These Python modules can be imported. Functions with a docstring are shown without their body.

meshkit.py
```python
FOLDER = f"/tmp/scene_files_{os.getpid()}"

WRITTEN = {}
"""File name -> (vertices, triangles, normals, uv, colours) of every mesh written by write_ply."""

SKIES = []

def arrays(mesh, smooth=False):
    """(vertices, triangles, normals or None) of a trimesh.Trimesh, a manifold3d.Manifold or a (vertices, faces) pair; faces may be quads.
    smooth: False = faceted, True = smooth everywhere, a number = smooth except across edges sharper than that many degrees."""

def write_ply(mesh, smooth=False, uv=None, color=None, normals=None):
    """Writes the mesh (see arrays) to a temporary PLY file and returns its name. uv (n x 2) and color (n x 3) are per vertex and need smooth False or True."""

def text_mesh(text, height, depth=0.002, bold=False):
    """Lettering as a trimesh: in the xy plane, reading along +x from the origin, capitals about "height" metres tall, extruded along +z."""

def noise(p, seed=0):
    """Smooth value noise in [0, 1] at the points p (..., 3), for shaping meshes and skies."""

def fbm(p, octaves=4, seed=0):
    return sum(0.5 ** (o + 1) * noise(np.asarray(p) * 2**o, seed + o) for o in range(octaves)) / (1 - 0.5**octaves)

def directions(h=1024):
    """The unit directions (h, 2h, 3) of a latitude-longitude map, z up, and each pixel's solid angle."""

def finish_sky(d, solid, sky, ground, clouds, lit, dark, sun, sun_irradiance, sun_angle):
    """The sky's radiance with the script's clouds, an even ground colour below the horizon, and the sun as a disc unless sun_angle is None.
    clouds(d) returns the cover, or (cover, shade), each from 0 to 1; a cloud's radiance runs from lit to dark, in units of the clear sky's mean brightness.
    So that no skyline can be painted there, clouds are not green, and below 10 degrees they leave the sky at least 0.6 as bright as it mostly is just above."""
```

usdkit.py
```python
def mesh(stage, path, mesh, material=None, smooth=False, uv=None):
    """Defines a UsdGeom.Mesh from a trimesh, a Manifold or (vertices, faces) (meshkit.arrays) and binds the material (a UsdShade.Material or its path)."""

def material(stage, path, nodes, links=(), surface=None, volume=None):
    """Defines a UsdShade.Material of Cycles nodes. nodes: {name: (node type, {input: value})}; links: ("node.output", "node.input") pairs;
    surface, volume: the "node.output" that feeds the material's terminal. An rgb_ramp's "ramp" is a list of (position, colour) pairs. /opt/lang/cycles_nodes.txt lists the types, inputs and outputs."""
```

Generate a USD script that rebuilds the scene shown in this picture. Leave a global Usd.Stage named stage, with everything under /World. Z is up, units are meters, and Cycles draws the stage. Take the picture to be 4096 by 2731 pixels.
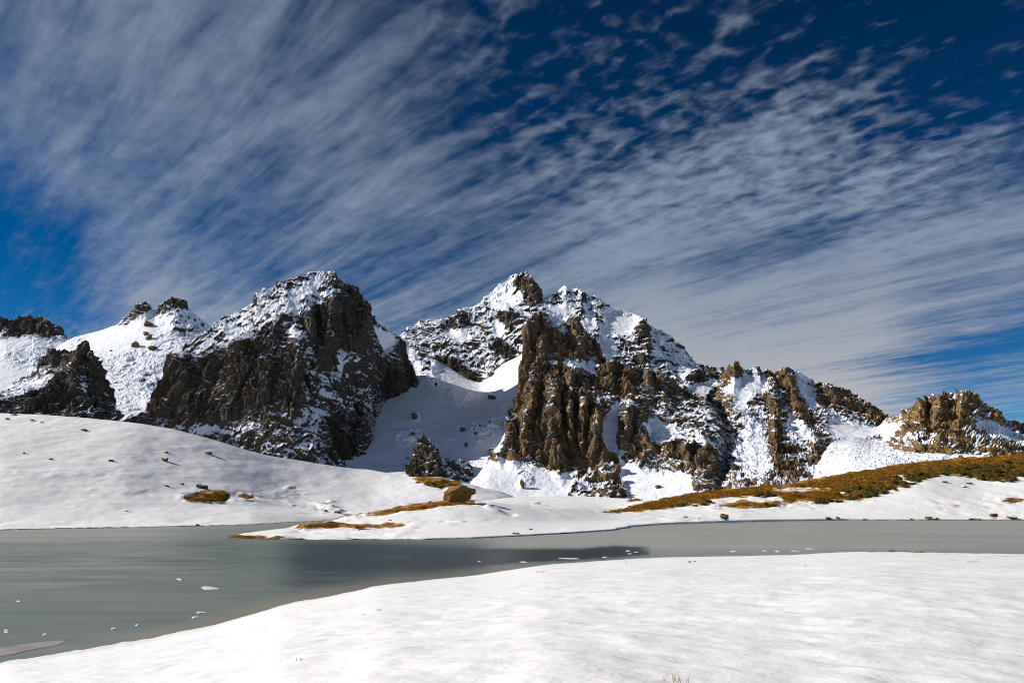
import math
import numpy as np
from scipy.ndimage import gaussian_filter, map_coordinates
from scipy.interpolate import PchipInterpolator
from pxr import Usd, UsdGeom, UsdLux, UsdShade, Gf, Sdf, Vt
import usdkit
from meshkit import noise, fbm

# ------------------------------------------------------------------ camera, sky, sun, exposure
stage = Usd.Stage.CreateInMemory()
UsdGeom.Xform.Define(stage, '/World')
UsdGeom.Scope.Define(stage, '/World/Looks')
EYE, LENS, APERTURE = 6.0, 28.0, 36.0
PITCH = math.atan((2010 - 1365.5) / (4096 * LENS / APERTURE))
EXPOSURE = 0.48
SUN_AZ, SUN_EL = math.radians(-87), math.radians(28)          # azimuth from +y towards +x
SUN_INTENSITY, SKY_STRENGTH = 1.25, 0.05

cam = UsdGeom.Camera.Define(stage, '/World/camera')
cam.CreateFocalLengthAttr(LENS)
cam.CreateHorizontalApertureAttr(APERTURE)
cam.CreateVerticalApertureAttr(APERTURE * 682 / 1024)
cam.CreateClippingRangeAttr(Gf.Vec2f(0.1, 60000))
cam.CreateExposureAttr(EXPOSURE)
cam.AddTranslateOp().Set(Gf.Vec3d(0, 0, EYE))
cam.AddRotateXOp().Set(90 + math.degrees(PITCH))

def sun_dir():
    return np.array([math.sin(SUN_AZ) * math.cos(SUN_EL), math.cos(SUN_AZ) * math.cos(SUN_EL), math.sin(SUN_EL)])

SKYN = {
    'tc': ('texture_coordinate', {}),
    'sky': ('sky_texture', {'sky_type': 'single_scattering', 'sun_disc': False, 'sun_elevation': SUN_EL, 'sun_rotation': SUN_AZ,
                            'altitude': 3000.0, 'air_density': 0.9, 'aerosol_density': 0.1, 'ozone_density': 1.5}),
    'deep': ('gamma', {'gamma': 1.6}),
    'hs': ('hsv', {'hue': 0.492, 'saturation': 1.2, 'value': 0.34}),
    'bg': ('background_shader', {'strength': SKY_STRENGTH}),
}
SKYL = [('sky.color', 'deep.color'), ('deep.color', 'hs.color')]
CLOUD_BIAS, CLOUD_LOW, CLOUD_HIGH = 0.03, (8.8, 8.3, 7.7), (4.2, 5.2, 6.8)

def sky_math(name, kind, a, b=None, c=None, clamp=False):
    ins = {'math_type': kind}
    if clamp:
        ins['use_clamp'] = True
    for i, v in enumerate((a, b, c)):
        if v is None:
            continue
        if isinstance(v, str):
            SKYL.append((v, f'{name}.value{i + 1}'))
        else:
            ins[f'value{i + 1}'] = float(v)
    SKYN[name] = ('math', ins)
    return name + '.value'

# clouds lie on a high flat sheet: direction -> point of the sheet (in units of its height), turned so that
# one axis runs along the wind streaks
SKYN['xyz'] = ('separate_xyz', {})
SKYL.append(('tc.generated', 'xyz.vector'))
zz = sky_math('zz', 'add', sky_math('zm', 'maximum', 'xyz.z', 0.0), 0.10)
px = sky_math('px', 'divide', 'xyz.x', zz)
py = sky_math('py', 'divide', 'xyz.y', zz)
WIND = math.radians(-42)
cw, sw = math.cos(WIND), math.sin(WIND)
al = sky_math('al', 'add', sky_math('al1', 'multiply', px, sw), sky_math('al2', 'multiply', py, cw))        # along the wind
ac = sky_math('ac', 'subtract', sky_math('ac1', 'multiply', px, cw), sky_math('ac2', 'multiply', py, sw))   # across
def sheet_noise(name, ka, kc, off, detail, rough, distortion=0.0):
    a = sky_math(name + 'a', 'multiply_add', al, ka, off)
    c = sky_math(name + 'c', 'multiply_add', ac, kc, off * 1.7)
    SKYN[name + 'v'] = ('combine_xyz', {'z': off})
    SKYL.append((a, name + 'v.x')); SKYL.append((c, name + 'v.y'))
    SKYN[name] = ('noise_texture', {'dimensions': '3D', 'scale': 1.0, 'detail': detail, 'roughness': rough, 'distortion': distortion})
    SKYL.append((name + 'v.vector', name + '.vector'))
    return name + '.fac'
n_big = sheet_noise('nbig', 0.45, 1.5, 3.1, 3, 0.5, 0.4)
n_str = sheet_noise('nstr', 0.9, 6.0, 7.7, 6, 0.62, 0.5)
n_fin = sheet_noise('nfin', 3.6, 18.0, 1.3, 5, 0.56, 0.5)
n_puf = sheet_noise('npuf', 17.0, 22.0, 5.9, 4, 0.5, 0.3)
# where the sheet is thick or torn open: soft regions of the sky (azimuth, elevation and radius in degrees, how much)
PATCHES = [(-33, 13.5, 5, -0.30), (-23, 30, 15, 0.06), (-8, 22, 14, 0.0), (2, 35, 11, -0.26), (12, 36, 10, -0.20), (38, 35, 11, -0.2), (27, 27, 8, -0.10), (12, 25, 8, 0.14), (24, 21, 7, 0.12), (32, 24, 5, -0.14),
           (18, 14.0, 5, -0.22), (11, 9, 11, 0.24), (17, 6, 9, 0.26), (-25, 7, 8, 0.22), (20, 8, 7, 0.12), (31, 7, 8, -0.10), (30, 16.5, 6, 0.12), (-28, 6, 9, -0.02), (3, 13, 10, 0.04)]
PUFF = [(14, 33, 14), (26, 29, 10)]
def region(name, az, el, rad, soft=1.0):
    a, e = math.radians(az), math.radians(el)
    SKYN[name + 'd'] = ('vector_math', {'math_type': 'dot_product', 'vector2': (math.sin(a) * math.cos(e), math.cos(a) * math.cos(e), math.sin(e))})
    SKYL.append(('tc.generated', name + 'd.vector1'))
    SKYN[name] = ('map_range', {'range_type': 'smoothstep', 'from_min': math.cos(math.radians(rad)), 'from_max': 1.0 - (1 - math.cos(math.radians(rad))) * 0.02, 'to_min': 0.0, 'to_max': 1.0, 'clamp': True})
    SKYL.append((name + 'd.value', name + '.value'))
    return name + '.result'
cov = sky_math('cv1', 'multiply_add', n_big, 0.80, -0.40 + CLOUD_BIAS)
for i, (a_, e_, r_, w_) in enumerate(PATCHES):
    cov = sky_math(f'pc{i}', 'multiply_add', region(f'rg{i}', a_, e_, r_ * 1.5), w_ * 1.5, cov)
puf = sky_math('pw', 'add', region('pf0', 13, 34, 20), region('pf1', 27, 28, 14), None, True)
strw = sky_math('sw1', 'multiply_add', puf, -0.6, 1.5)
cov = sky_math('cv2', 'multiply_add', sky_math('ns', 'subtract', n_str, 0.5), strw, cov)
cov = sky_math('cv3', 'multiply_add', sky_math('nf', 'subtract', n_fin, 0.5), 0.8, cov)
cov = sky_math('cv4', 'multiply_add', sky_math('np', 'subtract', n_puf, 0.5), sky_math('pw2', 'multiply_add', puf, 1.5, 0.35), cov)
high = sky_math('hi', 'multiply_add', 'xyz.z', -3.2, 1.89)            # the sheet thins out overhead
cov = sky_math('cv5', 'add', cov, sky_math('hi2', 'minimum', high, 0.0))
SKYN['cr'] = ('map_range', {'range_type': 'smoothstep', 'from_min': -0.45, 'from_max': 0.75, 'to_min': 0.0, 'to_max': 0.80, 'clamp': True})
SKYL.append((cov, 'cr.value'))
# clouds are warmer and brighter low down
SKYN['low'] = ('map_range', {'range_type': 'smoothstep', 'from_min': 0.04, 'from_max': 0.32, 'clamp': True})
SKYL.append(('xyz.z', 'low.value'))
SKYN['cc'] = ('mix_color', {'a': CLOUD_LOW, 'b': CLOUD_HIGH})
SKYL.append(('low.result', 'cc.fac'))
SKYN['cl'] = ('mix_color', {'use_clamp': False})
SKYL += [('cr.result', 'cl.fac'), ('hs.color', 'cl.a'), ('cc.result', 'cl.b'), ('cl.result', 'bg.color')]
usdkit.material(stage, '/World/Looks/sky_look', SKYN, SKYL, surface='bg.background')
dome = UsdLux.DomeLight.Define(stage, '/World/sky')
dome.GetPrim().SetCustomDataByKey('kind', 'structure')
UsdShade.MaterialBindingAPI.Apply(dome.GetPrim()).Bind(UsdShade.Material.Get(stage, '/World/Looks/sky_look'))

sun = UsdLux.DistantLight.Define(stage, '/World/sun')
sun.CreateNormalizeAttr(True)
sun.CreateIntensityAttr(SUN_INTENSITY)
sun.CreateAngleAttr(0.5)
sun.CreateColorAttr(Gf.Vec3f(1.0, 0.905, 0.785))
sd = sun_dir()
sun.AddRotateZOp().Set(math.degrees(math.atan2(-sd[0], sd[1])) )
sun.AddRotateXOp().Set(-(90 - math.degrees(SUN_EL)))

# ------------------------------------------------------------------ from a pixel of the photograph to a place in the valley
F = 4096 * LENS / APERTURE
FWD = np.array([0, math.cos(PITCH), math.sin(PITCH)]); UPV = np.array([0, -math.sin(PITCH), math.cos(PITCH)]); RGT = np.array([1.0, 0, 0])
CAM = np.array([0, 0, EYE])
def ray(u, v):
    u, v = np.asarray(u, float), np.asarray(v, float)
    return F * FWD + (u[..., None] - 2048) * RGT - (v[..., None] - 1365.5) * UPV
def P(u, v, Y):
    d = ray(u, v)
    return CAM + d * (np.asarray(Y, float) / d[..., 1])[..., None]
def on_level(u, v, z=0.0):
    d = ray(u, v)
    return CAM + d * ((z - EYE) / d[..., 2])[..., None]

def to_pixel(p):
    d = p - CAM
    k = d @ FWD
    return 2048 + F * d[..., 0] / k, 1365.5 - F * (d @ UPV) / k
HIGH = []
FLAT = False
def tag(prim, label=None, cat=None, group=None, kind=None):
    prim = prim.GetPrim() if hasattr(prim, 'GetPrim') else prim
    for k, v in (('label', label), ('category', cat), ('group', group), ('kind', kind)):
        if v:
            prim.SetCustomDataByKey(k, v)
    return prim
NAMES = {}
def path_for(name, parent='/World'):
    n = NAMES.get((parent, name), 0)
    NAMES[(parent, name)] = n + 1
    return f'{parent}/{name}' + (f'_{n:03d}' if n else '')
def primvar(m, name, a):
    a = np.asarray(a, np.float32)
    if a.ndim == 1:
        UsdGeom.PrimvarsAPI(m).CreatePrimvar(name, Sdf.ValueTypeNames.FloatArray, 'vertex').Set(Vt.FloatArray.FromNumpy(a))
    else:
        UsdGeom.PrimvarsAPI(m).CreatePrimvar(name, Sdf.ValueTypeNames.Color3fArray, 'vertex').Set(Vt.Vec3fArray.FromNumpy(a))

def grid_faces(nr, nc, flip=False):
    i, j = np.meshgrid(np.arange(nr - 1), np.arange(nc - 1), indexing='ij')
    a = (i * nc + j).ravel(); b = a + 1; c = a + nc + 1; d = a + nc
    f = np.vstack([np.stack([a, b, c], 1), np.stack([a, c, d], 1)])
    return f[:, ::-1] if flip else f
def grid_normals(p):
    du, dv = np.gradient(p, axis=1), np.gradient(p, axis=0)
    n = np.cross(du, dv)
    n /= np.linalg.norm(n, axis=-1, keepdims=True) + 1e-9
    return n

# ------------------------------------------------------------------ materials
L = '/World/Looks/'
M = {}
SNOW = (0.74, 0.80, 0.905)
def mountain_material(name, dark, light, ochre):
    n = {
        'g': ('geometry', {}),
        'mask': ('attribute', {'attribute': 'mask'}),
        'sep': ('separate_color', {}),
        'mp1': ('mapping', {'scale': (0.12, 0.12, 0.30), 'rotation': (0.0, 0.25, 0.0)}), 'n1': ('noise_texture', {'scale': 1.0, 'detail': 5, 'roughness': 0.68}),
        'n2': ('noise_texture', {'scale': 0.035, 'detail': 4, 'roughness': 0.6}),
        'mp': ('mapping', {'scale': (0.25, 0.25, 0.07)}),
        'n3': ('noise_texture', {'scale': 1.0, 'detail': 5, 'roughness': 0.6, 'distortion': 0.5}),
        'f1': ('math', {'math_type': 'multiply_add', 'value2': 0.55, 'value3': -0.275}),
        'f2': ('math', {'math_type': 'add'}),
        'th': ('map_range', {'range_type': 'smoothstep', 'from_min': 0.46, 'from_max': 0.54, 'clamp': True}),
        'rk': ('rgb_ramp', {'ramp': [(0.3, dark), (0.55, light), (0.75, tuple(0.6 * x for x in light))]}),
        'oc': ('mix_color', {'b': ochre}),
        'ocf': ('math', {'math_type': 'multiply', 'use_clamp': True}),
        'n2r': ('map_range', {'from_min': 0.4, 'from_max': 0.65, 'clamp': True}),
        'col': ('mix_color', {'a': SNOW}),
        'bmp': ('bump', {'strength': 1.0, 'distance': 4.0}),
        'bs': ('math', {'math_type': 'multiply'}),
        'p': ('principled_bsdf', {'roughness': 0.85, 'specular_ior_level': 0.12}),
    }
    l = [('g.position', 'mp1.vector'), ('mp1.vector', 'n1.vector'), ('g.position', 'n2.vector'), ('g.position', 'mp.vector'), ('mp.vector', 'n3.vector'),
         ('mask.color', 'sep.color'), ('n1.fac', 'f1.value1'), ('f1.value', 'f2.value1'), ('sep.r', 'f2.value2'), ('f2.value', 'th.value'),
         ('n3.fac', 'rk.fac'), ('n2.fac', 'n2r.value'), ('n2r.result', 'ocf.value1'), ('sep.g', 'ocf.value2'), ('ocf.value', 'oc.fac'), ('rk.color', 'oc.a'),
         ('th.result', 'col.fac'), ('oc.result', 'col.b'), ('col.result', 'p.base_color'),
         ('n3.fac', 'bs.value1'), ('th.result', 'bs.value2'), ('bs.value', 'bmp.height'), ('bmp.normal', 'p.normal')]
    return usdkit.material(stage, L + name, n, l, surface='p.BSDF')
M['rock_grey'] = mountain_material('snowy_grey_rock', (0.017, 0.016, 0.015), (0.066, 0.059, 0.05), (0.095, 0.064, 0.036))
M['rock_brown'] = mountain_material('snowy_brown_rock', (0.02, 0.017, 0.014), (0.112, 0.086, 0.057), (0.20, 0.116, 0.042))
M['rock_gold'] = mountain_material('golden_brown_rock', (0.04, 0.03, 0.019), (0.18, 0.125, 0.064), (0.24, 0.14, 0.048))

def ground_material(name, grain, strength):
    n = {
        'g': ('geometry', {}), 'mask': ('attribute', {'attribute': 'mask'}), 'sep': ('separate_color', {}),
        'n': ('noise_texture', {'scale': grain, 'detail': 5, 'roughness': 0.6}), 'b': ('bump', {'strength': strength, 'distance': 0.3}),
        'mp': ('mapping', {'scale': (0.35, 0.35, 1.3)}),
        'n1': ('noise_texture', {'scale': 1.0, 'detail': 5, 'roughness': 0.65}), 'n2': ('noise_texture', {'scale': 0.22, 'detail': 6, 'roughness': 0.72}),
        'f1': ('math', {'math_type': 'multiply_add', 'value2': 0.9, 'value3': -0.45}), 'f2': ('math', {'math_type': 'add'}), 'th': ('map_range', {'range_type': 'smoothstep', 'from_min': 0.44, 'from_max': 0.54, 'clamp': True}),
        's2': ('math', {'math_type': 'add'}), 'ths': ('map_range', {'range_type': 'smoothstep', 'from_min': 0.44, 'from_max': 0.56, 'clamp': True}),
        'gr': ('rgb_ramp', {'ramp': [(0.34, (0.035, 0.022, 0.007)), (0.46, (0.13, 0.068, 0.013)), (0.54, (0.34, 0.165, 0.022)), (0.66, (0.43, 0.24, 0.045)), (0.8, (0.16, 0.09, 0.02))]}),
        'c1': ('mix_color', {'a': (0.81, 0.832, 0.875)}), 'c2': ('mix_color', {'b': (0.035, 0.022, 0.012)}),
        'p': ('principled_bsdf', {'roughness': 0.65, 'specular_ior_level': 0.15})}
    l = [('g.position', 'n.vector'), ('g.position', 'mp.vector'), ('mp.vector', 'n1.vector'), ('g.position', 'n2.vector'), ('mask.color', 'sep.color'),
         ('n1.fac', 'f1.value1'), ('f1.value', 'f2.value1'), ('sep.r', 'f2.value2'), ('f2.value', 'th.value'), ('f1.value', 's2.value1'), ('sep.g', 's2.value2'), ('s2.value', 'ths.value'),
         ('n2.fac', 'gr.fac'), ('gr.color', 'c1.b'), ('th.result', 'c1.fac'), ('c1.result', 'c2.a'), ('ths.result', 'c2.fac'), ('c2.result', 'p.base_color'),
         ('n.fac', 'b.height'), ('b.normal', 'p.normal')]
    return usdkit.material(stage, L + name, n, l, surface='p.BSDF')
M['snow'] = ground_material('snow_with_grass', 1.1, 0.35)
M['near_snow'] = usdkit.material(stage, L + 'near_snow', {
    'g': ('geometry', {}), 'n': ('noise_texture', {'scale': 3.0, 'detail': 6, 'roughness': 0.6}), 'mp': ('mapping', {'rotation': (0, 0, 0.25), 'scale': (0.9, 1.2, 1.0)}),
    'n2': ('noise_texture', {'scale': 1.1, 'detail': 4, 'roughness': 0.55}), 'ad': ('math', {'math_type': 'multiply_add', 'value2': 2.2}),
    'b': ('bump', {'strength': 0.45, 'distance': 0.06}),
    'p': ('principled_bsdf', {'base_color': (0.80, 0.825, 0.87), 'roughness': 0.55, 'specular_ior_level': 0.2})},
    [('g.position', 'n.vector'), ('g.position', 'mp.vector'), ('mp.vector', 'n2.vector'), ('n2.fac', 'ad.value1'), ('n.fac', 'ad.value3'), ('ad.value', 'b.height'), ('b.normal', 'p.normal')], surface='p.BSDF')
M['ice'] = usdkit.material(stage, L + 'ice', {
    'g': ('geometry', {}), 'mask': ('attribute', {'attribute': 'mask'}), 'sep': ('separate_color', {}),
    'mp': ('mapping', {'scale': (0.10, 0.55, 1.0)}), 'n1': ('noise_texture', {'scale': 1.0, 'detail': 5, 'roughness': 0.65}),
    'mp2': ('mapping', {'scale': (0.02, 0.05, 1.0)}), 'n2': ('noise_texture', {'scale': 1.0, 'detail': 3, 'roughness': 0.5}),
    'st': ('math', {'math_type': 'multiply_add', 'value2': 1.1, 'value3': -0.55}), 'st2': ('math', {'math_type': 'multiply'}), 't1': ('math', {'math_type': 'add'}),
    'bl': ('math', {'math_type': 'multiply_add', 'value2': 0.35, 'value3': -0.175}), 't2': ('math', {'math_type': 'add', 'use_clamp': True}),
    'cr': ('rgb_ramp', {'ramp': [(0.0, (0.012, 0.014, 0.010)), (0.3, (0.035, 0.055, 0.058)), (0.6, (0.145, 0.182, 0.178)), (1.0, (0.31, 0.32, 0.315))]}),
    'tan': ('mix_color', {'b': (0.235, 0.215, 0.175)}),
    'ro': ('map_range', {'from_min': 0.0, 'from_max': 0.8, 'to_min': 0.32, 'to_max': 0.6, 'clamp': True}),
    'sp': ('map_range', {'from_min': 0.0, 'from_max': 0.8, 'to_min': 0.45, 'to_max': 0.12, 'clamp': True}),
    'b': ('bump', {'strength': 0.08, 'distance': 0.05}),
    'p': ('principled_bsdf', {'ior': 1.31})},
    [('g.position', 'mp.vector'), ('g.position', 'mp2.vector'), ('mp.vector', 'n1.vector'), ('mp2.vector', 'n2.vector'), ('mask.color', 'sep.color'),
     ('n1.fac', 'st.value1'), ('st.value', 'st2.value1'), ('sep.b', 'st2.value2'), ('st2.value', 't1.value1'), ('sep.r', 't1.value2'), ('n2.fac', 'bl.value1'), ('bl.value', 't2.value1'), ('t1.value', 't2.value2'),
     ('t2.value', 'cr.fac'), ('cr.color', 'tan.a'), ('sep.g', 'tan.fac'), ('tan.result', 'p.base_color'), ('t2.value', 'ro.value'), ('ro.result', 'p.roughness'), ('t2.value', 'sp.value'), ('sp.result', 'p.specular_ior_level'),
     ('n1.fac', 'b.height'), ('b.normal', 'p.normal')], surface='p.BSDF')
M['earth'] = usdkit.material(stage, L + 'valley_snow', {
    'g': ('geometry', {}), 'n': ('noise_texture', {'scale': 0.1, 'detail': 4}), 'b': ('bump', {'strength': 0.3, 'distance': 1.0}),
    'p': ('principled_bsdf', {'base_color': (0.78, 0.80, 0.84), 'roughness': 0.8})}, [('g.position', 'n.vector'), ('n.fac', 'b.height'), ('b.normal', 'p.normal')], surface='p.BSDF')
def stone_material(name, dark, mid, light, snow=0.0, scale=1.0):
    n = {'tc': ('geometry', {}), 'n': ('noise_texture', {'scale': 1.3 * scale, 'detail': 6, 'roughness': 0.65}), 'n2': ('noise_texture', {'scale': 0.45 * scale, 'detail': 4}),
         'r': ('rgb_ramp', {'ramp': [(0.3, dark), (0.5, mid), (0.7, light)]}), 'b': ('bump', {'strength': 0.7, 'distance': 0.25}),
         'sx': ('separate_xyz', {}), 'sn': ('math', {'math_type': 'multiply_add', 'value2': 0.6, 'value3': 0.0}), 'th': ('map_range', {'range_type': 'smoothstep', 'from_min': 1.12 - snow, 'from_max': 1.2 - snow, 'clamp': True}),
         'c': ('mix_color', {'b': (0.8, 0.825, 0.87)}), 'p': ('principled_bsdf', {'roughness': 0.85, 'specular_ior_level': 0.15})}
    l = [('tc.position', 'n.vector'), ('tc.position', 'n2.vector'), ('n.fac', 'r.fac'), ('n.fac', 'b.height'), ('b.normal', 'p.normal'), ('tc.normal', 'sx.vector'),
         ('n2.fac', 'sn.value1'), ('sx.z', 'sn.value3'), ('sn.value', 'th.value'), ('r.color', 'c.a'), ('th.result', 'c.fac'), ('c.result', 'p.base_color')]
    return usdkit.material(stage, L + name, n, l, surface='p.BSDF')
M['rust_stone'] = stone_material('rust_stone', (0.035, 0.02, 0.01), (0.17, 0.095, 0.03), (0.24, 0.10, 0.025), -0.4, 0.6)
M['dark_stone'] = stone_material('dark_stone', (0.03, 0.026, 0.02), (0.085, 0.07, 0.05), (0.13, 0.095, 0.06), 0.12)
M['brown_stone'] = stone_material('brown_stone', (0.04, 0.028, 0.014), (0.14, 0.085, 0.035), (0.2, 0.12, 0.05), -0.1)
M['floe'] = usdkit.material(stage, L + 'white_ice', {'g': ('geometry', {}), 'n': ('noise_texture', {'scale': 1.5, 'detail': 4}), 'r': ('rgb_ramp', {'ramp': [(0.3, (0.42, 0.44, 0.46)), (0.65, (0.74, 0.76, 0.79))]}),
    'p': ('principled_bsdf', {'roughness': 0.7})}, [('g.position', 'n.vector'), ('n.fac', 'r.fac'), ('r.color', 'p.base_color')], surface='p.BSDF')
M['thin_floe'] = usdkit.material(stage, L + 'thin_white_ice', {'g': ('geometry', {}), 'n': ('noise_texture', {'scale': 0.8, 'detail': 4}), 'r': ('rgb_ramp', {'ramp': [(0.3, (0.19, 0.19, 0.18)), (0.7, (0.33, 0.33, 0.33))]}),
    'p': ('principled_bsdf', {'roughness': 0.7})}, [('g.position', 'n.vector'), ('n.fac', 'r.fac'), ('r.color', 'p.base_color')], surface='p.BSDF')
def leaf_material(name, a, b, c):
    return usdkit.material(stage, L + name, {'g': ('geometry', {}), 'n': ('noise_texture', {'scale': 1.2, 'detail': 3}), 'r': ('rgb_ramp', {'ramp': [(0.3, a), (0.5, b), (0.7, c)]}),
        'd': ('diffuse_bsdf', {}), 't': ('translucent_bsdf', {}), 'm': ('mix_closure', {'fac': 0.25})},
        [('g.position', 'n.vector'), ('n.fac', 'r.fac'), ('r.color', 'd.color'), ('r.color', 't.color'), ('d.BSDF', 'm.closure1'), ('t.BSDF', 'm.closure2')], surface='m.closure')
M['grass'] = leaf_material('autumn_grass', (0.10, 0.048, 0.009), (0.29, 0.145, 0.02), (0.40, 0.22, 0.045))
M['shrub'] = leaf_material('juniper', (0.04, 0.04, 0.010), (0.095, 0.085, 0.02), (0.165, 0.13, 0.036))
M['straw'] = leaf_material('dry_straw', (0.16, 0.09, 0.03), (0.30, 0.18, 0.06), (0.4, 0.27, 0.11))
M['green_grass'] = leaf_material('green_shore_grass', (0.06, 0.06, 0.01), (0.15, 0.15, 0.02), (0.24, 0.2, 0.03))
M['twig'] = leaf_material('brown_twigs', (0.05, 0.03, 0.015), (0.11, 0.07, 0.03), (0.16, 0.1, 0.05))

# ------------------------------------------------------------------ painting helper: weights over the view of the valley, then stored per vertex of the rock itself
RW, RH, RS = 1100, 800, 4.0            # raster of 4 px cells; origin at (-150, 1000)
RU0, RV0 = -200.0, 1000.0
GU, GV = np.meshgrid(RU0 + (np.arange(RW) + .5) * RS, RV0 + (np.arange(440) + .5) * RS)
def inside(poly):
    poly = np.asarray(poly, float); r = np.zeros(GU.shape, bool)
    x0, y0 = poly.T; x1, y1 = np.roll(x0, -1), np.roll(y0, -1)
    for a, b, c, d in zip(x0, y0, x1, y1):
        if b == d:
            continue
        hit = ((b > GV) != (d > GV)) & (GU < (c - a) * (GV - b) / (d - b) + a)
        r ^= hit
    return r
def paint(default, patches):
    a = np.full(GU.shape, float(default))
    for val, feather, poly in patches:
        w = gaussian_filter(inside(poly).astype(float), feather / RS)
        a = a * (1 - w) + val * w
    return a
def sample(a, u, v):
    return map_coordinates(a, [(v - RV0) / RS - .5, (u - RU0) / RS - .5], order=1, mode='nearest')

def row(pts, u):
    p = np.asarray(sorted(pts), float)
    return np.interp(u, p[:, 0], p[:, 1]), np.interp(u, p[:, 0], p[:, 2])

def ridged(p, oct_=3, seed=0):
    return sum(0.5 ** o * (1 - 2 * np.abs(noise(p * 2 ** o, seed + o) - 0.5)) for o in range(oct_)) / sum(0.5 ** o for o in range(oct_))

def facets(q, seed):
    """Blocky broken rock: every cell of space carries its own tilted plane."""
    q = np.asarray(q, float); base = np.floor(q).astype(np.int64)
    best = np.full(q.shape[:-1], 9.0); val = np.zeros(q.shape[:-1])
    for a, b, c in np.ndindex(3, 3, 3):
        cell = base + np.array([a - 1, b - 1, c - 1])
        hsh = (cell[..., 0] * 374761393 + cell[..., 1] * 668265263 + cell[..., 2] * 2147483647 + seed * 144665) & 0xFFFFFFFF
        rnd = []
        for k in range(6):
            hsh = ((hsh ^ (hsh >> 13)) * 1274126177 + 97 * k) & 0xFFFFFFFF
            rnd.append(((hsh ^ (hsh >> 16)) & 0xFFFF) / 65535.0)
        off = q - cell - np.stack(rnd[:3], -1)
        d2 = (off ** 2).sum(-1)
        v = (off[..., 0] * (rnd[3] - .5) + off[..., 1] * (rnd[4] - .5) + off[..., 2] * (rnd[5] - .5)) * 2.0 + (rnd[3] + rnd[5] - 1) * .5
        near = d2 < best
        best = np.where(near, d2, best); val = np.where(near, v, val)
    return val

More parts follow.
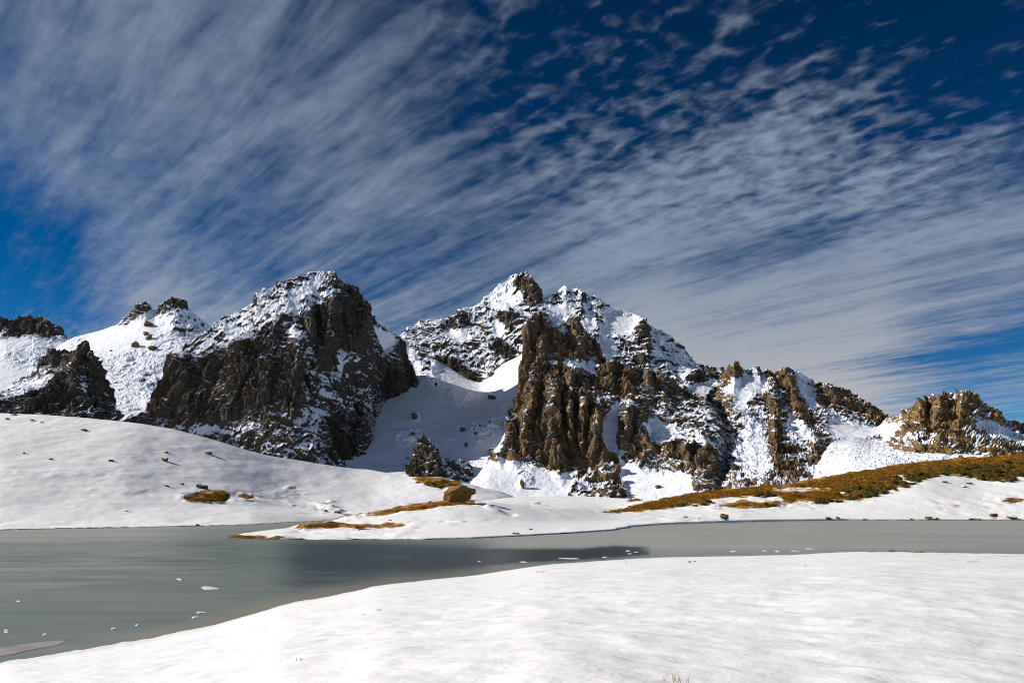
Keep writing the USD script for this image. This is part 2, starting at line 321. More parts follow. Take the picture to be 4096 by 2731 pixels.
def mountain(name, label, u0, u1, rows, rock, mat, features=(), ochre=0.5, seed=0, step=2.75, amp=1.0, smooth_y=25, kind='structure', grain=1.0, flute=1.0, lean=(0., 0.), back=160.):
    u = np.arange(u0, u1 + step, step)
    vs, ys = zip(*[row(r, u) for r in rows])
    vs, ys = np.array(vs), np.array(ys)
    for k in range(len(rows)):
        ys[k] = gaussian_filter(ys[k], smooth_y / step, mode='nearest')
        if k not in (len(rows) - 1,) or name == 'snowfield':
            vs[k] = gaussian_filter(vs[k], (28 if name == 'snowfield' else 12) / step, mode='nearest')
    K = len(rows)
    span = np.abs(np.diff(vs, axis=0)).max(1)
    s = np.concatenate([k + np.arange(max(2, int(span[k] / step))) / max(2, int(span[k] / step)) for k in range(K - 1)] + [[K - 1.0]])
    V = PchipInterpolator(np.arange(K), vs, axis=0)(s)
    Y = PchipInterpolator(np.arange(K), ys, axis=0)(s)
    U = np.broadcast_to(u, V.shape).copy()
    # hand-placed ribs (+) and gullies (-): segments with a width and a depth
    T = np.zeros(V.shape)
    wob = (fbm(np.stack([U / 90, V / 90, np.full(U.shape, seed + .5)], -1), 4, seed) - 0.5) * 45
    for (a, b, c, d, w, h) in features:
        du, dv = c - a, d - b; L2 = du * du + dv * dv
        t = np.clip(((U - a) * du + (V - b) * dv) / L2, 0, 1)
        dist = np.hypot(U + wob - (a + t * du), (V - (b + t * dv)) * 0.7)
        wv = w * .8 * (.65 + .8 * fbm(np.stack([U / 30, V / 45, np.full(U.shape, seed + w)], -1), 2, seed + 3))
        prof = np.clip(1 - dist / wv, 0, 1) * (1 - .7 * t) * .85
        T = np.maximum(T, prof * h) if h > 0 else np.where(prof > 0, T + prof * h, T)
    p = P(U, V, Y - T)
    # behind the crest the mountain falls away again
    crest = p[-1]
    tail = []
    for dy, dz in ((6, -1.5), (25, -14), (70, -60), (back, -back * 1.2)):
        q = crest.copy(); q[:, 1] += dy; q[:, 2] += dz
        q[:, 0] += q[:, 0] / np.maximum(crest[:, 1], 1) * dy
        tail.append(q)
    p = np.concatenate([p, np.array(tail)], 0)
    nb = len(tail)
    U = np.concatenate([U, np.repeat(U[-1:], nb, 0)]); V = np.concatenate([V, np.repeat(V[-1:], nb, 0)])
    R = sample(rock, U, V)
    n = grid_normals(p)
    n = np.stack([gaussian_filter(n[..., k], 6, mode='nearest') for k in range(3)], -1)
    n /= np.linalg.norm(n, axis=-1, keepdims=True)
    x, y, z = p[..., 0], p[..., 1], p[..., 2]
    warp = (fbm(np.stack([x / 60, y / 60, z / 60], -1), 3, seed + 31) - .5)
    gs = 1 / grain
    x, y, z = x * gs, y * gs, z * gs
    ln = np.interp(U, [u0, u1], lean)
    xl = x + ln * (z - 120 * gs)
    pg = np.stack([xl, y, z / flute], -1)
    q1 = np.stack([xl / 48 + warp * 0.9, y / 60, z / flute / 150 + warp * 0.5], -1)
    q2 = np.stack([xl / 13 + warp * 2, y / 20, z / flute / 55 + warp], -1)
    q3 = np.stack([x / 7, y / 7, z / 10], -1)
    jit = np.stack([warp * 30, warp * 20, warp * 40], -1) * .5
    d = (ridged(q1, 2, seed + 1) - .55) * 14 + (ridged(q2, 3, seed + 5) - .55) * 13
    d += facets((pg + jit) / np.array([22., 22., 44.]), seed + 50) * 9.0 + facets((pg + jit) / np.array([10., 10., 17.]), seed + 53) * 3.5
    q4 = np.stack([xl / 4.6 + warp * 5, y / 9, z / flute / 30 + warp], -1)
    ds = (fbm(q3, 3, seed + 9) - .5) * 6.0 + facets((pg + jit) / np.array([5.5, 5.5, 9.]), seed + 51) * 3.4 + (ridged(q4, 2, seed + 15) - .55) * 6.5
    led = fbm(np.stack([x / 30 + warp * 2, y / 30, z / 6 + x / 45], -1), 3, seed + 12) - .5
    d = (d + led * 6.0 / flute) * grain; ds = ds * grain ** .5
    A = np.clip((R - 0.14) * 1.5, 0.02, 1.0) * amp
    A[-nb:] *= np.linspace(.8, 0, nb)[:, None]
    soft = (fbm(np.stack([x / 60, y / 60, z / 60], -1), 3, seed + 40) - .5) * 6 + (fbm(np.stack([x / 14, y / 14, z / 14], -1), 2, seed + 44) - .5) * 1.6
    As = np.clip((R - .28) * 1.6, .06, 1) * amp; As[-nb:] *= np.linspace(.8, 0, nb)[:, None]
    p = p + n * (d * A + ds * As + soft * (1 - A) * 0.8)[..., None]
    x, y, z = p[..., 0], p[..., 1], p[..., 2]
    n2 = grid_normals(p)
    steep = 1 - n2[..., 2] * np.sign(n2[..., 2].mean())
    fine = fbm(np.stack([x / 11, y / 11, z / 5 + x / 30], -1), 4, seed + 20) - .5
    strata = fbm(np.stack([x / 40 + warp, y / 40, z / 4.5 + x / 16 + warp * 3], -1), 3, seed + 22) - .5
    mid = fbm(np.stack([x / 45, y / 45, z / 35], -1), 3, seed + 24) - .5
    runnel = fbm(np.stack([(x + ln * z) / 9 + warp * 3, y / 30, z / 45], -1), 3, seed + 26) - .5
    mix = np.clip(R * 3.0, 0.12, 1)
    Fld = R + 1.1 * (np.clip(steep, 0, 1.15) - 0.52) * np.clip(R * 4, 0, 1) + (0.30 * fine + 0.45 * mid + 0.75 * strata * np.clip(1.6 - R * 1.2, .35, 1) + 0.75 * runnel) * mix
    oc = np.clip((np.interp(U, [u0, u1], ochre) if np.ndim(ochre) else ochre) + 1.2 * (fbm(np.stack([x / 70, y / 70, z / 90], -1), 3, seed + 28) - .5), 0, 1)
    mask = np.stack([Fld, oc, R], -1)
    path = path_for(name)
    f = grid_faces(*p.shape[:2])
    m = usdkit.mesh(stage, path, (p.reshape(-1, 3), f), M[mat], smooth=FLAT)
    primvar(m, 'mask', mask.reshape(-1, 3))
    tag(m, label, 'mountain', kind=kind)
    HIGH.append((np.stack(to_pixel(p), -1).reshape(-1, 2), p.reshape(-1, 3)))
    return m

# ------------------------------------------------------------------ the mountains
SKY_A = [(-80,1290),(-20,1268),(0,1275),(27,1287),(58,1282),(89,1275),(129,1271),(134,1284),(147,1282),(156,1273),(188,1275),(201,1296),(223,1300),(237,1313),(250,1340),(272,1360),(330,1385),(420,1430)]
SKY_B = [(180,1420),(272,1362),(312,1347),(357,1333),(402,1320),(473,1295),(487,1278),(513,1264),(549,1229),(580,1217),(603,1233),(618,1242),(643,1224),(670,1202),(690,1197),(710,1196),(732,1206),(759,1237),(790,1264),(817,1287),(848,1309),(900,1350),(960,1390)]
SKY_C = [(-80,1640),(0,1592),(80,1535),(161,1478),(165,1443),(192,1438),(205,1420),(243,1407),(268,1407),(286,1429),(308,1407),(341,1380),(362,1407),(379,1443),(384,1465),(411,1501),(435,1568),(445,1600),(470,1690)]
SKY_D = [(480,1715),(513,1693),(560,1665),(616,1621),(643,1541),(661,1496),(670,1452),(679,1420),(714,1416),(777,1376),(817,1336),(866,1304),(897,1278),(964,1251),(1016,1215),(1034,1179),(1087,1162),(1123,1137),(1177,1117),(1212,1104),(1279,1089),(1302,1095),(1337,1098),(1346,1117),(1369,1137),(1391,1142),(1418,1153),(1436,1184),(1449,1202),(1471,1220),(1474,1260),(1494,1291),(1525,1309),(1570,1327),(1601,1349),(1619,1371),(1623,1421),(1645,1480),(1655,1532),(1665,1545)]
SKY_E = [(1560,1380),(1603,1345),(1634,1313),(1679,1293),(1714,1280),(1750,1275),(1795,1280),(1821,1258),(1853,1242),(1902,1224),(1946,1188),(1991,1146),(2036,1117),(2076,1099),(2112,1106),(2129,1126),(2152,1148),(2165,1184),(2174,1202),(2181,1255),(2200,1300)]
SKY_F = [(2120,1230),(2176,1197),(2196,1184),(2232,1175),(2263,1157),(2286,1166),(2317,1164),(2339,1179),(2371,1188),(2397,1202),(2438,1224),(2450,1230),(2513,1255),(2553,1262),(2575,1284),(2593,1306),(2646,1326),(2673,1342),(2713,1373),(2745,1413),(2780,1449),(2803,1476),(2834,1483),(2888,1483),(2896,1498),(2960,1540)]
SKY_G = [(1830,1975),(1925,1870),(1990,1790),(2050,1690),(2092,1586),(2100,1480),(2095,1420),(2110,1336),(2116,1285),(2130,1264),(2170,1260),(2237,1260),(2304,1278),(2348,1327),(2366,1354),(2385,1380),(2405,1440),(2424,1452),(2470,1458),(2548,1489),(2588,1494),(2624,1482),(2646,1516),(2691,1525),(2736,1574),(2771,1574),(2825,1610),(2847,1632),(2900,1650),(3000,1720)]
SKY_H = [(2800,1640),(2850,1560),(2903,1494),(2919,1467),(2950,1463),(2959,1478),(3004,1480),(3039,1471),(3048,1494),(3071,1480),(3093,1494),(3117,1485),(3161,1479),(3197,1489),(3237,1521),(3268,1543),(3309,1541),(3349,1556),(3407,1588),(3456,1610),(3496,1632),(3541,1663),(3559,1672),(3600,1720),(3640,1760)]
SKY_I = [(3480,1740),(3559,1668),(3585,1675),(3621,1668),(3626,1652),(3675,1646),(3684,1619),(3715,1612),(3746,1592),(3786,1583),(3826,1588),(3835,1576),(3871,1579),(3898,1590),(3929,1619),(3965,1637),(3992,1650),(4005,1677),(4032,1695),(4059,1692),(4076,1712),(4096,1708),(4200,1760),(4320,1850)]
def at_depth(sky, knots):
    k = np.asarray(knots, float)
    return [(a, b, float(np.interp(a, k[:, 0], k[:, 1]))) for a, b in sky]
def flat_row(pts, Y):
    return [(a, b, Y) for a, b in pts]

# A: castle ridge far left
mountain('mountain', 'far left ridge with a castellated dark rock crest above a snow slope', -80, 420, [
    [(-80,1680,1650),(420,1680,1650)], [(-80,1520,1850),(420,1530,1850)], [(-80,1352,2060),(20,1345,2060),(150,1348,2060),(272,1375,2060),(420,1470,2020)],
    at_depth(SKY_A, [(0,2110)])],
    paint(0.14, [(0.85, 12, [(-100,1255),(120,1250),(260,1310),(285,1362),(150,1350),(20,1342),(-100,1345)]),
                 (0.40, 20, [(0,1400),(180,1390),(330,1360),(340,1400),(150,1470),(0,1460)])]), 'rock_grey', seed=100, ochre=0.6)
# B: twin-topped snow peak
mountain('mountain', 'distant snow peak with two small rocky tops left of the dark main summit', 180, 960, [
    [(180,1720,1300),(960,1720,1300)], [(180,1600,1500),(960,1600,1500)], [(180,1500,1720),(960,1470,1720)], [(180,1440,1900),(400,1390,1900),(600,1330,1930),(700,1330,1930),(850,1380,1900),(960,1420,1900)],
    at_depth(SKY_B, [(180,2000),(580,2050),(700,2050),(960,2000)])],
    paint(0.27, [(0.88, 9, [(633,1245),(645,1215),(690,1190),(735,1200),(768,1245),(700,1235),(650,1250)]),
                 (0.70, 9, [(475,1300),(545,1222),(580,1210),(615,1238),(570,1250),(520,1290),(548,1310),(500,1325),(473,1315)]),
                 (0.52, 14, [(690,1260),(790,1270),(830,1310),(800,1360),(720,1350),(680,1310)]),
                 (0.36, 20, [(380,1440),(560,1400),(700,1400),(660,1480),(560,1520),(400,1500)]),
                 (0.5, 14, [(540,1500),(640,1480),(640,1590),(560,1590)]),
                 (0.02, 12, [(330,1345),(470,1305),(560,1290),(640,1300),(600,1380),(480,1400),(360,1400)]),
                 (0.30, 16, [(330,1560),(540,1590),(500,1680),(330,1690)])]), 'rock_grey', seed=200, ochre=0.4,
    features=[(700,1200,690,1330,60,22),(580,1218,560,1300,50,16)])
# C: left buttress
mountain('mountain', 'dark jagged rock buttress with spires rising behind the left snow hill', -80, 470, [
    [(-80,1730,1020),(470,1730,1020)], [(-80,1660,1060),(200,1640,1070),(330,1600,1080),(470,1700,1080)], [(-80,1645,1090),(0,1600,1090),(150,1560,1100),(290,1490,1110),(400,1520,1120),(470,1695,1120)],
    at_depth(SKY_C, [(-80,1190),(160,1190),(340,1160),(470,1150)])],
    paint(0.72, [(0.34, 16, [(-100,1640),(0,1595),(160,1482),(270,1440),(290,1470),(180,1560),(0,1610)]),
                 (0.95, 8, [(155,1490),(160,1435),(240,1400),(341,1372),(385,1440),(380,1490),(340,1470),(290,1440),(200,1470)]),
                 (0.95, 12, [(200,1540),(290,1490),(320,1560),(330,1660),(100,1660)]),
                 (0.9, 12, [(330,1470),(400,1500),(430,1575),(400,1590),(330,1540)]),
                 (0.35, 10, [(320,1590),(330,1480),(345,1480),(350,1600)])]), 'rock_grey', seed=300, ochre=0.35,
    features=[(290,1440,320,1660,70,25),(341,1385,365,1560,40,18)])
# D: main left summit
D_FOOT = [(480,1745,1190),(700,1770,1150),(900,1800,1110),(1100,1860,1050),(1250,1885,1070),(1400,1895,1120),(1480,1860,1180),(1500,1690,1320),(1560,1620,1380),(1620,1590,1405),(1665,1560,1425)]
D_LOW = [(480,1735,1200),(616,1660,1190),(760,1660,1170),(900,1690,1140),(1045,1740,1100),(1150,1770,1085),(1250,1780,1110),(1400,1760,1180),(1480,1740,1230),(1500,1640,1335),(1560,1570,1392),(1620,1560,1410),(1665,1553,1428)]
D_EDGE = [(480,1725,1205),(616,1640,1210),(650,1560,1215),(679,1440,1235),(760,1425,1235),(900,1405,1225),(958,1373,1222),(1056,1342,1215),(1105,1312,1215),(1150,1280,1225),(1221,1268,1245),(1302,1230,1280),(1342,1200,1295),(1400,1230,1320),(1460,1280,1345),(1520,1360,1380),(1580,1400,1405),(1620,1440,1420),(1665,1548,1430)]
mountain('mountain', 'steep dark main summit at left centre with a snow dusted left flank', 480, 1665, [
    D_FOOT, D_LOW, D_EDGE, at_depth(SKY_D, [(480,1210),(679,1260),(900,1310),(1280,1345),(1440,1370),(1600,1425),(1665,1435)])],
    paint(0.66, [(0.50, 25, [(1190,1290),(1480,1290),(1600,1420),(1620,1500),(1440,1880),(1180,1860),(1160,1500)]), (0.44, 14, [(700,1425),(1016,1200),(1280,1080),(1340,1100),(1330,1200),(1221,1262),(1150,1265),(1105,1300),(1056,1335),(958,1365),(800,1440)]),
                 (0.20, 10, [(1170,1180),(1290,1085),(1290,1130),(1200,1200),(1160,1290),(1180,1300),(1150,1200)]),
                 (0.80, 14, [(620,1640),(679,1430),(800,1440),(950,1385),(1060,1345),(1090,1400),(1000,1600),(900,1690),(700,1680)]),
                 (0.82, 12, [(1220,1270),(1345,1200),(1340,1120),(1440,1190),(1475,1250),(1470,1330),(1330,1430),(1250,1420)]),
                 (0.40, 10, [(1120,1280),(1190,1290),(1260,1380),(1270,1420),(1190,1390),(1140,1360)]),
                 (0.22, 10, [(1305,1470),(1420,1430),(1400,1500),(1330,1500)]),
                 (0.15, 8, [(1480,1300),(1560,1325),(1600,1350),(1560,1400),(1530,1420)]),
                 (0.97, 10, [(1500,1540),(1560,1480),(1620,1500),(1655,1530),(1590,1595),(1520,1580)]),
                 (0.97, 10, [(1130,1480),(1180,1360),(1195,1480),(1200,1620),(1150,1640)]),
                 (0.96, 10, [(960,1560),(1050,1440),(1110,1480),(1090,1640),(1010,1680)]),
                 (0.6, 10, [(1080,1480),(1120,1400),(1150,1360),(1130,1640),(1080,1660)]),
                 (0.45, 10, [(1180,1690),(1240,1620),(1290,1590),(1270,1660),(1220,1690)]),
                 (0.40, 10, [(560,1700),(900,1690),(1040,1680),(1060,1710),(940,1740),(700,1740)]),
                 (0.8, 10, [(1270,1700),(1440,1600),(1490,1700),(1490,1880),(1400,1870),(1280,1800)]),
                 (0.55, 12, [(1080,1780),(1250,1730),(1260,1830),(1180,1850),(1080,1820)])]), 'rock_grey', seed=400, ochre=(.5, .1), grain=.8, flute=1.5, lean=(-.45, .35),
    features=[(1190,1360,1165,1650,50,42),(1075,1450,1065,1640,45,34),(1240,1290,1210,1400,40,26),(1330,1200,1290,1420,55,36),(960,1390,900,1640,70,24),
              (1100,1400,1090,1640,40,-26),(1230,1420,1240,1560,40,-24),(1380,1450,1330,1640,50,30),(1460,1230,1420,1400,45,28),(1560,1460,1580,1580,60,34),(1450,1720,1455,1880,45,30),(1340,1580,1330,1700,40,-22),
              (720,1430,760,1640,60,22),(830,1440,830,1660,40,-18),(1270,1690,1230,1860,60,26)])
# the snow bowl between the two great summits
mountain('snowfield', 'steep smooth snow bowl in blue shade between the two big summits', 1380, 2130, [
    [(1380,2000,1000),(1700,2000,1010),(2130,2010,1020)], [(1380,1900,1090),(1700,1900,1090),(1900,1880,1100),(2130,1900,1080)], [(1380,1700,1270),(1750,1700,1270),(1950,1700,1250),(2130,1700,1190)], [(1380,1530,1450),(1750,1540,1430),(1930,1590,1420),(2000,1580,1400),(2130,1560,1300)],
    [(1380,1330,1640),(1598,1345,1640),(1650,1375,1640),(1741,1429,1610),(1850,1500,1550),(1930,1545,1525),(1975,1490,1525),(2000,1455,1520),(2060,1432,1470),(2130,1400,1420)]],
    paint(0.04, [(0.45, 10, [(1640,1380),(1750,1440),(1760,1520),(1690,1500),(1640,1440)]), (0.42, 12, [(1700,1460),(1760,1540),(1750,1570),(1680,1510)]),
                 (0.46, 12, [(1790,1550),(1900,1580),(1860,1640),(1780,1600)]), (0.38, 10, [(1940,1570),(1985,1580),(1980,1610),(1945,1600)]),
                 (0.5, 8, [(1645,1650),(1675,1650),(1675,1685),(1645,1685)]), (0.42, 16, [(1560,1720),(1700,1700),(1720,1790),(1570,1790)]),
                 (0.46, 12, [(1880,1700),(2000,1660),(2020,1600),(2050,1620),(2020,1720),(1900,1780)])]), 'rock_grey', seed=500, features=[(1650,1665,1665,1668,18,9),(1842,1706,1850,1712,14,7)])
mountain('outcrop', 'small dark rock rib standing in the snow at the bottom of the shaded bowl', 1636, 1890, [
    [(1636,1960,1050),(1890,1960,1050)], [(1636,1905,1070),(1700,1880,1060),(1760,1890,1070),(1890,1925,1075)],
    [(1636,1900,1095),(1654,1848,1100),(1668,1808,1105),(1703,1763,1110),(1739,1777,1110),(1762,1826,1108),(1790,1850,1105),(1825,1838,1105),(1858,1850,1105),(1890,1915,1095)]],
    paint(0.55, [(0.93, 8, [(1640,1930),(1654,1840),(1700,1765),(1730,1800),(1750,1920)])]), 'rock_grey', seed=550, back=40., smooth_y=12)
# E: rounded summit centre
mountain('mountain', 'snow plastered rounded summit at the centre with a long left shoulder', 1560, 2200, [
    [(1560,1420,1600),(1741,1470,1590),(1850,1540,1550),(1940,1600,1500),(1990,1540,1490),(2060,1450,1470),(2200,1420,1470)],
    [(1560,1400,1620),(1680,1395,1625),(1745,1425,1600),(1830,1470,1570),(1920,1480,1560),(2000,1440,1540),(2080,1340,1540),(2200,1360,1530)],
    [(1560,1390,1650),(1680,1345,1660),(1800,1390,1620),(1900,1390,1620),(2000,1340,1630),(2080,1260,1640),(2200,1330,1600)],
    at_depth(SKY_E, [(1560,1680),(1750,1740),(2076,1800),(2200,1720)])],
    paint(0.47, [(0.97, 9, [(2040,1150),(2076,1120),(2115,1105),(2160,1180),(2185,1260),(2150,1265),(2110,1220),(2100,1160)]),
                 (0.32, 10, [(1960,1200),(2040,1120),(2060,1150),(2100,1200),(2090,1230),(2000,1240)]),
                 (0.8, 10, [(1795,1285),(1840,1250),(1870,1260),(1880,1310),(1830,1320),(1800,1315)]),
                 (0.82, 10, [(1990,1260),(2060,1240),(2085,1290),(2060,1330),(2010,1300)]),
                 (0.08, 8, [(1800,1325),(1870,1330),(1890,1355),(1830,1370)]), (0.12, 8, [(1980,1280),(2010,1290),(2020,1340),(1980,1340)]),
                 (0.95, 9, [(1740,1430),(1800,1440),(1860,1460),(1940,1540),(1930,1560),(1850,1510),(1745,1450)]),
                 (0.9, 9, [(1980,1360),(2060,1390),(2060,1440),(2010,1430),(1960,1390)]),
                 (0.30, 8, [(1850,1450),(1910,1465),(1900,1485),(1845,1470)])]), 'rock_grey', seed=600, ochre=0.6,
    features=[(2120,1120,2140,1250,50,40),(2040,1250,2030,1330,40,22),(1850,1255,1840,1320,40,20)])
# F: right shoulder of the central massif
mountain('mountain', 'broad snowy crest descending right behind the brown rock towers', 2120, 2960, [
    [(2120,1460,1450),(2350,1540,1450),(2700,1660,1400),(2960,1700,1380)], [(2120,1340,1520),(2350,1420,1520),(2500,1450,1540),(2700,1520,1500),(2850,1570,1480),(2960,1600,1450)],
    [(2120,1260,1620),(2300,1290,1620),(2450,1330,1620),(2560,1350,1600),(2620,1400,1600),(2750,1470,1560),(2860,1520,1540),(2960,1560,1500)],
    at_depth(SKY_F, [(2120,1690),(2263,1740),(2500,1720),(2700,1640),(2900,1580),(2960,1560)])],
    paint(0.50, [(0.54, 10, [(2180,1190),(2263,1157),(2400,1205),(2460,1235),(2400,1240),(2300,1190),(2290,1240),(2200,1240)]),
                 (0.16, 10, [(2180,1215),(2280,1235),(2340,1290),(2345,1330),(2260,1270),(2180,1250)]),
                 (0.15, 10, [(2400,1230),(2480,1250),(2560,1265),(2570,1300),(2520,1330),(2430,1350),(2390,1330),(2420,1290)]),
                 (0.22, 10, [(2330,1200),(2360,1210),(2380,1330),(2350,1310)]),
                 (0.85, 8, [(2540,1310),(2575,1290),(2590,1320),(2590,1410),(2570,1400)]),
                 (0.38, 12, [(2600,1310),(2700,1370),(2790,1460),(2740,1500),(2620,1440)]),
                 (0.9, 10, [(2740,1500),(2840,1485),(2893,1483),(2915,1560),(2880,1530),(2760,1545)]),
                 (0.75, 10, [(2530,1410),(2590,1400),(2600,1480),(2540,1470)]),
                 (0.08, 10, [(2760,1540),(2860,1520),(2910,1550),(2840,1600),(2760,1580)]),
                 (0.12, 10, [(2380,1360),(2430,1360),(2480,1430),(2420,1430)])]), 'rock_grey', seed=700, ochre=0.3,
    features=[(2575,1290,2590,1470,34,34),(2320,1180,2345,1290,30,18),(2740,1500,2880,1560,40,12)])
# G: brown buttress
mountain('mountain', 'brown fluted rock buttress with pillars and gullies at the centre', 1830, 3000, [
    [(1830,2030,960),(2880,2030,960),(3000,2030,1150)], [(1830,1985,1000),(2200,1985,1000),(2600,1985,980),(2880,1978,960),(3000,1975,1200)],
    [(1830,1965,1050),(1950,1870,1075),(2080,1850,1075),(2200,1880,1060),(2330,1870,1070),(2450,1870,1060),(2600,1880,1040),(2880,1880,1000),(3000,1880,1250)],
    [(1830,1962,1058),(1925,1875,1098),(1990,1805,1120),(2060,1700,1140),(2200,1640,1150),(2400,1640,1150),(2600,1680,1150),(2800,1720,1120),(2880,1745,1110),(3000,1780,1300)],
    [(1830,1961,1060),(1925,1872,1100),(1990,1793,1140),(2050,1693,1200),(2092,1600,1230),(2110,1500,1250),(2200,1470,1260),(2300,1470,1270),(2420,1510,1270),(2560,1540,1260),(2700,1600,1240),(2850,1660,1200),(3000,1730,1320)],
    at_depth(SKY_G, [(1830,1062),(1960,1150),(2058,1260),(2085,1330),(2240,1400),(2366,1370),(2424,1330),(2700,1300),(2850,1240),(3000,1350)])],
    paint(0.62, [(0.84, 14, [(2060,1600),(2050,1440),(2085,1270),(2180,1270),(2200,1400),(2180,1480),(2100,1560)]),
                 (0.84, 14, [(2030,1680),(2150,1470),(2330,1440),(2350,1600),(2350,1850),(2250,1880),(2130,1840),(2000,1830)]),
                 (0.84, 12, [(2350,1850),(2340,1560),(2420,1450),(2470,1470),(2420,1600),(2440,1740),(2380,1860)]),
                 (0.8, 12, [(2200,1300),(2310,1285),(2360,1380),(2330,1450),(2220,1430)]),
                 (0.95, 10, [(2424,1450),(2530,1480),(2540,1580),(2470,1600),(2430,1560)]),
                 (0.95, 10, [(2370,1360),(2400,1380),(2440,1440),(2380,1440)]),
                 (0.72, 12, [(2560,1500),(2640,1490),(2700,1550),(2760,1600),(2700,1660),(2560,1640)]),
                 (0.35, 8, [(2180,1265),(2240,1262),(2290,1300),(2250,1340),(2200,1310)]),
                 (0.35, 8, [(2240,1450),(2370,1440),(2380,1500),(2290,1480)]),
                 (0.05, 10, [(1830,1990),(1900,1865),(1940,1850),(2030,1840),(2100,1870),(2180,1880),(2250,1900),(2310,1930),(2310,2040),(1830,2040)]),
                 (0.10, 9, [(1975,1760),(2040,1690),(2030,1740),(1990,1830)]),
                 (0.42, 10, [(2060,1890),(2130,1850),(2140,1930),(2080,1960)]),
                 (0.68, 8, [(2360,1940),(2420,1850),(2440,1830),(2470,1840),(2490,2000),(2360,2000)]),
                 (0.70, 8, [(2260,1985),(2320,1890),(2335,1900),(2310,1985)]),
                 (0.97, 8, [(2180,1840),(2250,1790),(2270,1870),(2250,1895),(2190,1880)]),
                 (0.08, 8, [(2470,1830),(2560,1890),(2760,1900),(2780,2000),(2520,2000)]),
                 (0.10, 8, [(2395,1740),(2440,1640),(2480,1620),(2470,1760),(2500,1830),(2430,1810)]),
                 (0.8, 9, [(2470,1780),(2490,1620),(2580,1650),(2610,1720),(2660,1840),(2560,1830)]),
                 (0.25, 9, [(2560,1680),(2700,1700),(2740,1760),(2650,1790),(2600,1740)]),
                 (0.92, 8, [(2640,1790),(2700,1770),(2740,1820),(2690,1840)]),
                 (0.95, 8, [(2740,1830),(2780,1780),(2860,1800),(2850,1890),(2790,1890)]),
                 (0.1, 8, [(2720,1740),(2790,1760),(2870,1790),(2900,1830),(2860,1800),(2760,1770)]),
                 (0.95, 8, [(2880,1890),(2950,1830),(3000,1870),(3010,1940),(2930,1950)])]), 'rock_brown', seed=800, ochre=(1.0, .3), flute=2.2, grain=.8, lean=(-.12, .55),
    features=[(2110,1280,2070,1580,55,40),(2175,1290,2150,1460,45,30),(2230,1300,2220,1440,40,26),(2290,1290,2310,1440,45,30),
              (2130,1560,2085,1800,42,44),(2210,1560,2205,1780,40,50),(2290,1480,2270,1760,36,36),(2335,1600,2330,1800,34,50),(2390,1640,2360,1870,36,52),(2160,1520,2140,1800,30,-30),(2250,1560,2245,1800,28,-34),(2310,1640,2300,1850,26,-34),
              (2435,1460,2440,1560,34,44),(2510,1490,2490,1600,34,34),(2390,1380,2400,1440,26,30),(2460,1480,2470,1600,22,-24),
              (2590,1500,2570,1620,38,40),(2640,1500,2660,1640,36,34),(2520,1630,2480,1800,46,34),(2440,1620,2450,1840,40,-34),(2550,1700,2600,1820,40,24),
              (2000,1740,1990,1840,30,30),(2040,1700,2050,1850,34,34),(2410,1830,2440,1990,60,22),(2230,1790,2230,1890,46,30),(2820,1780,2820,1890,46,30),(2760,1800,2760,1880,30,24)])
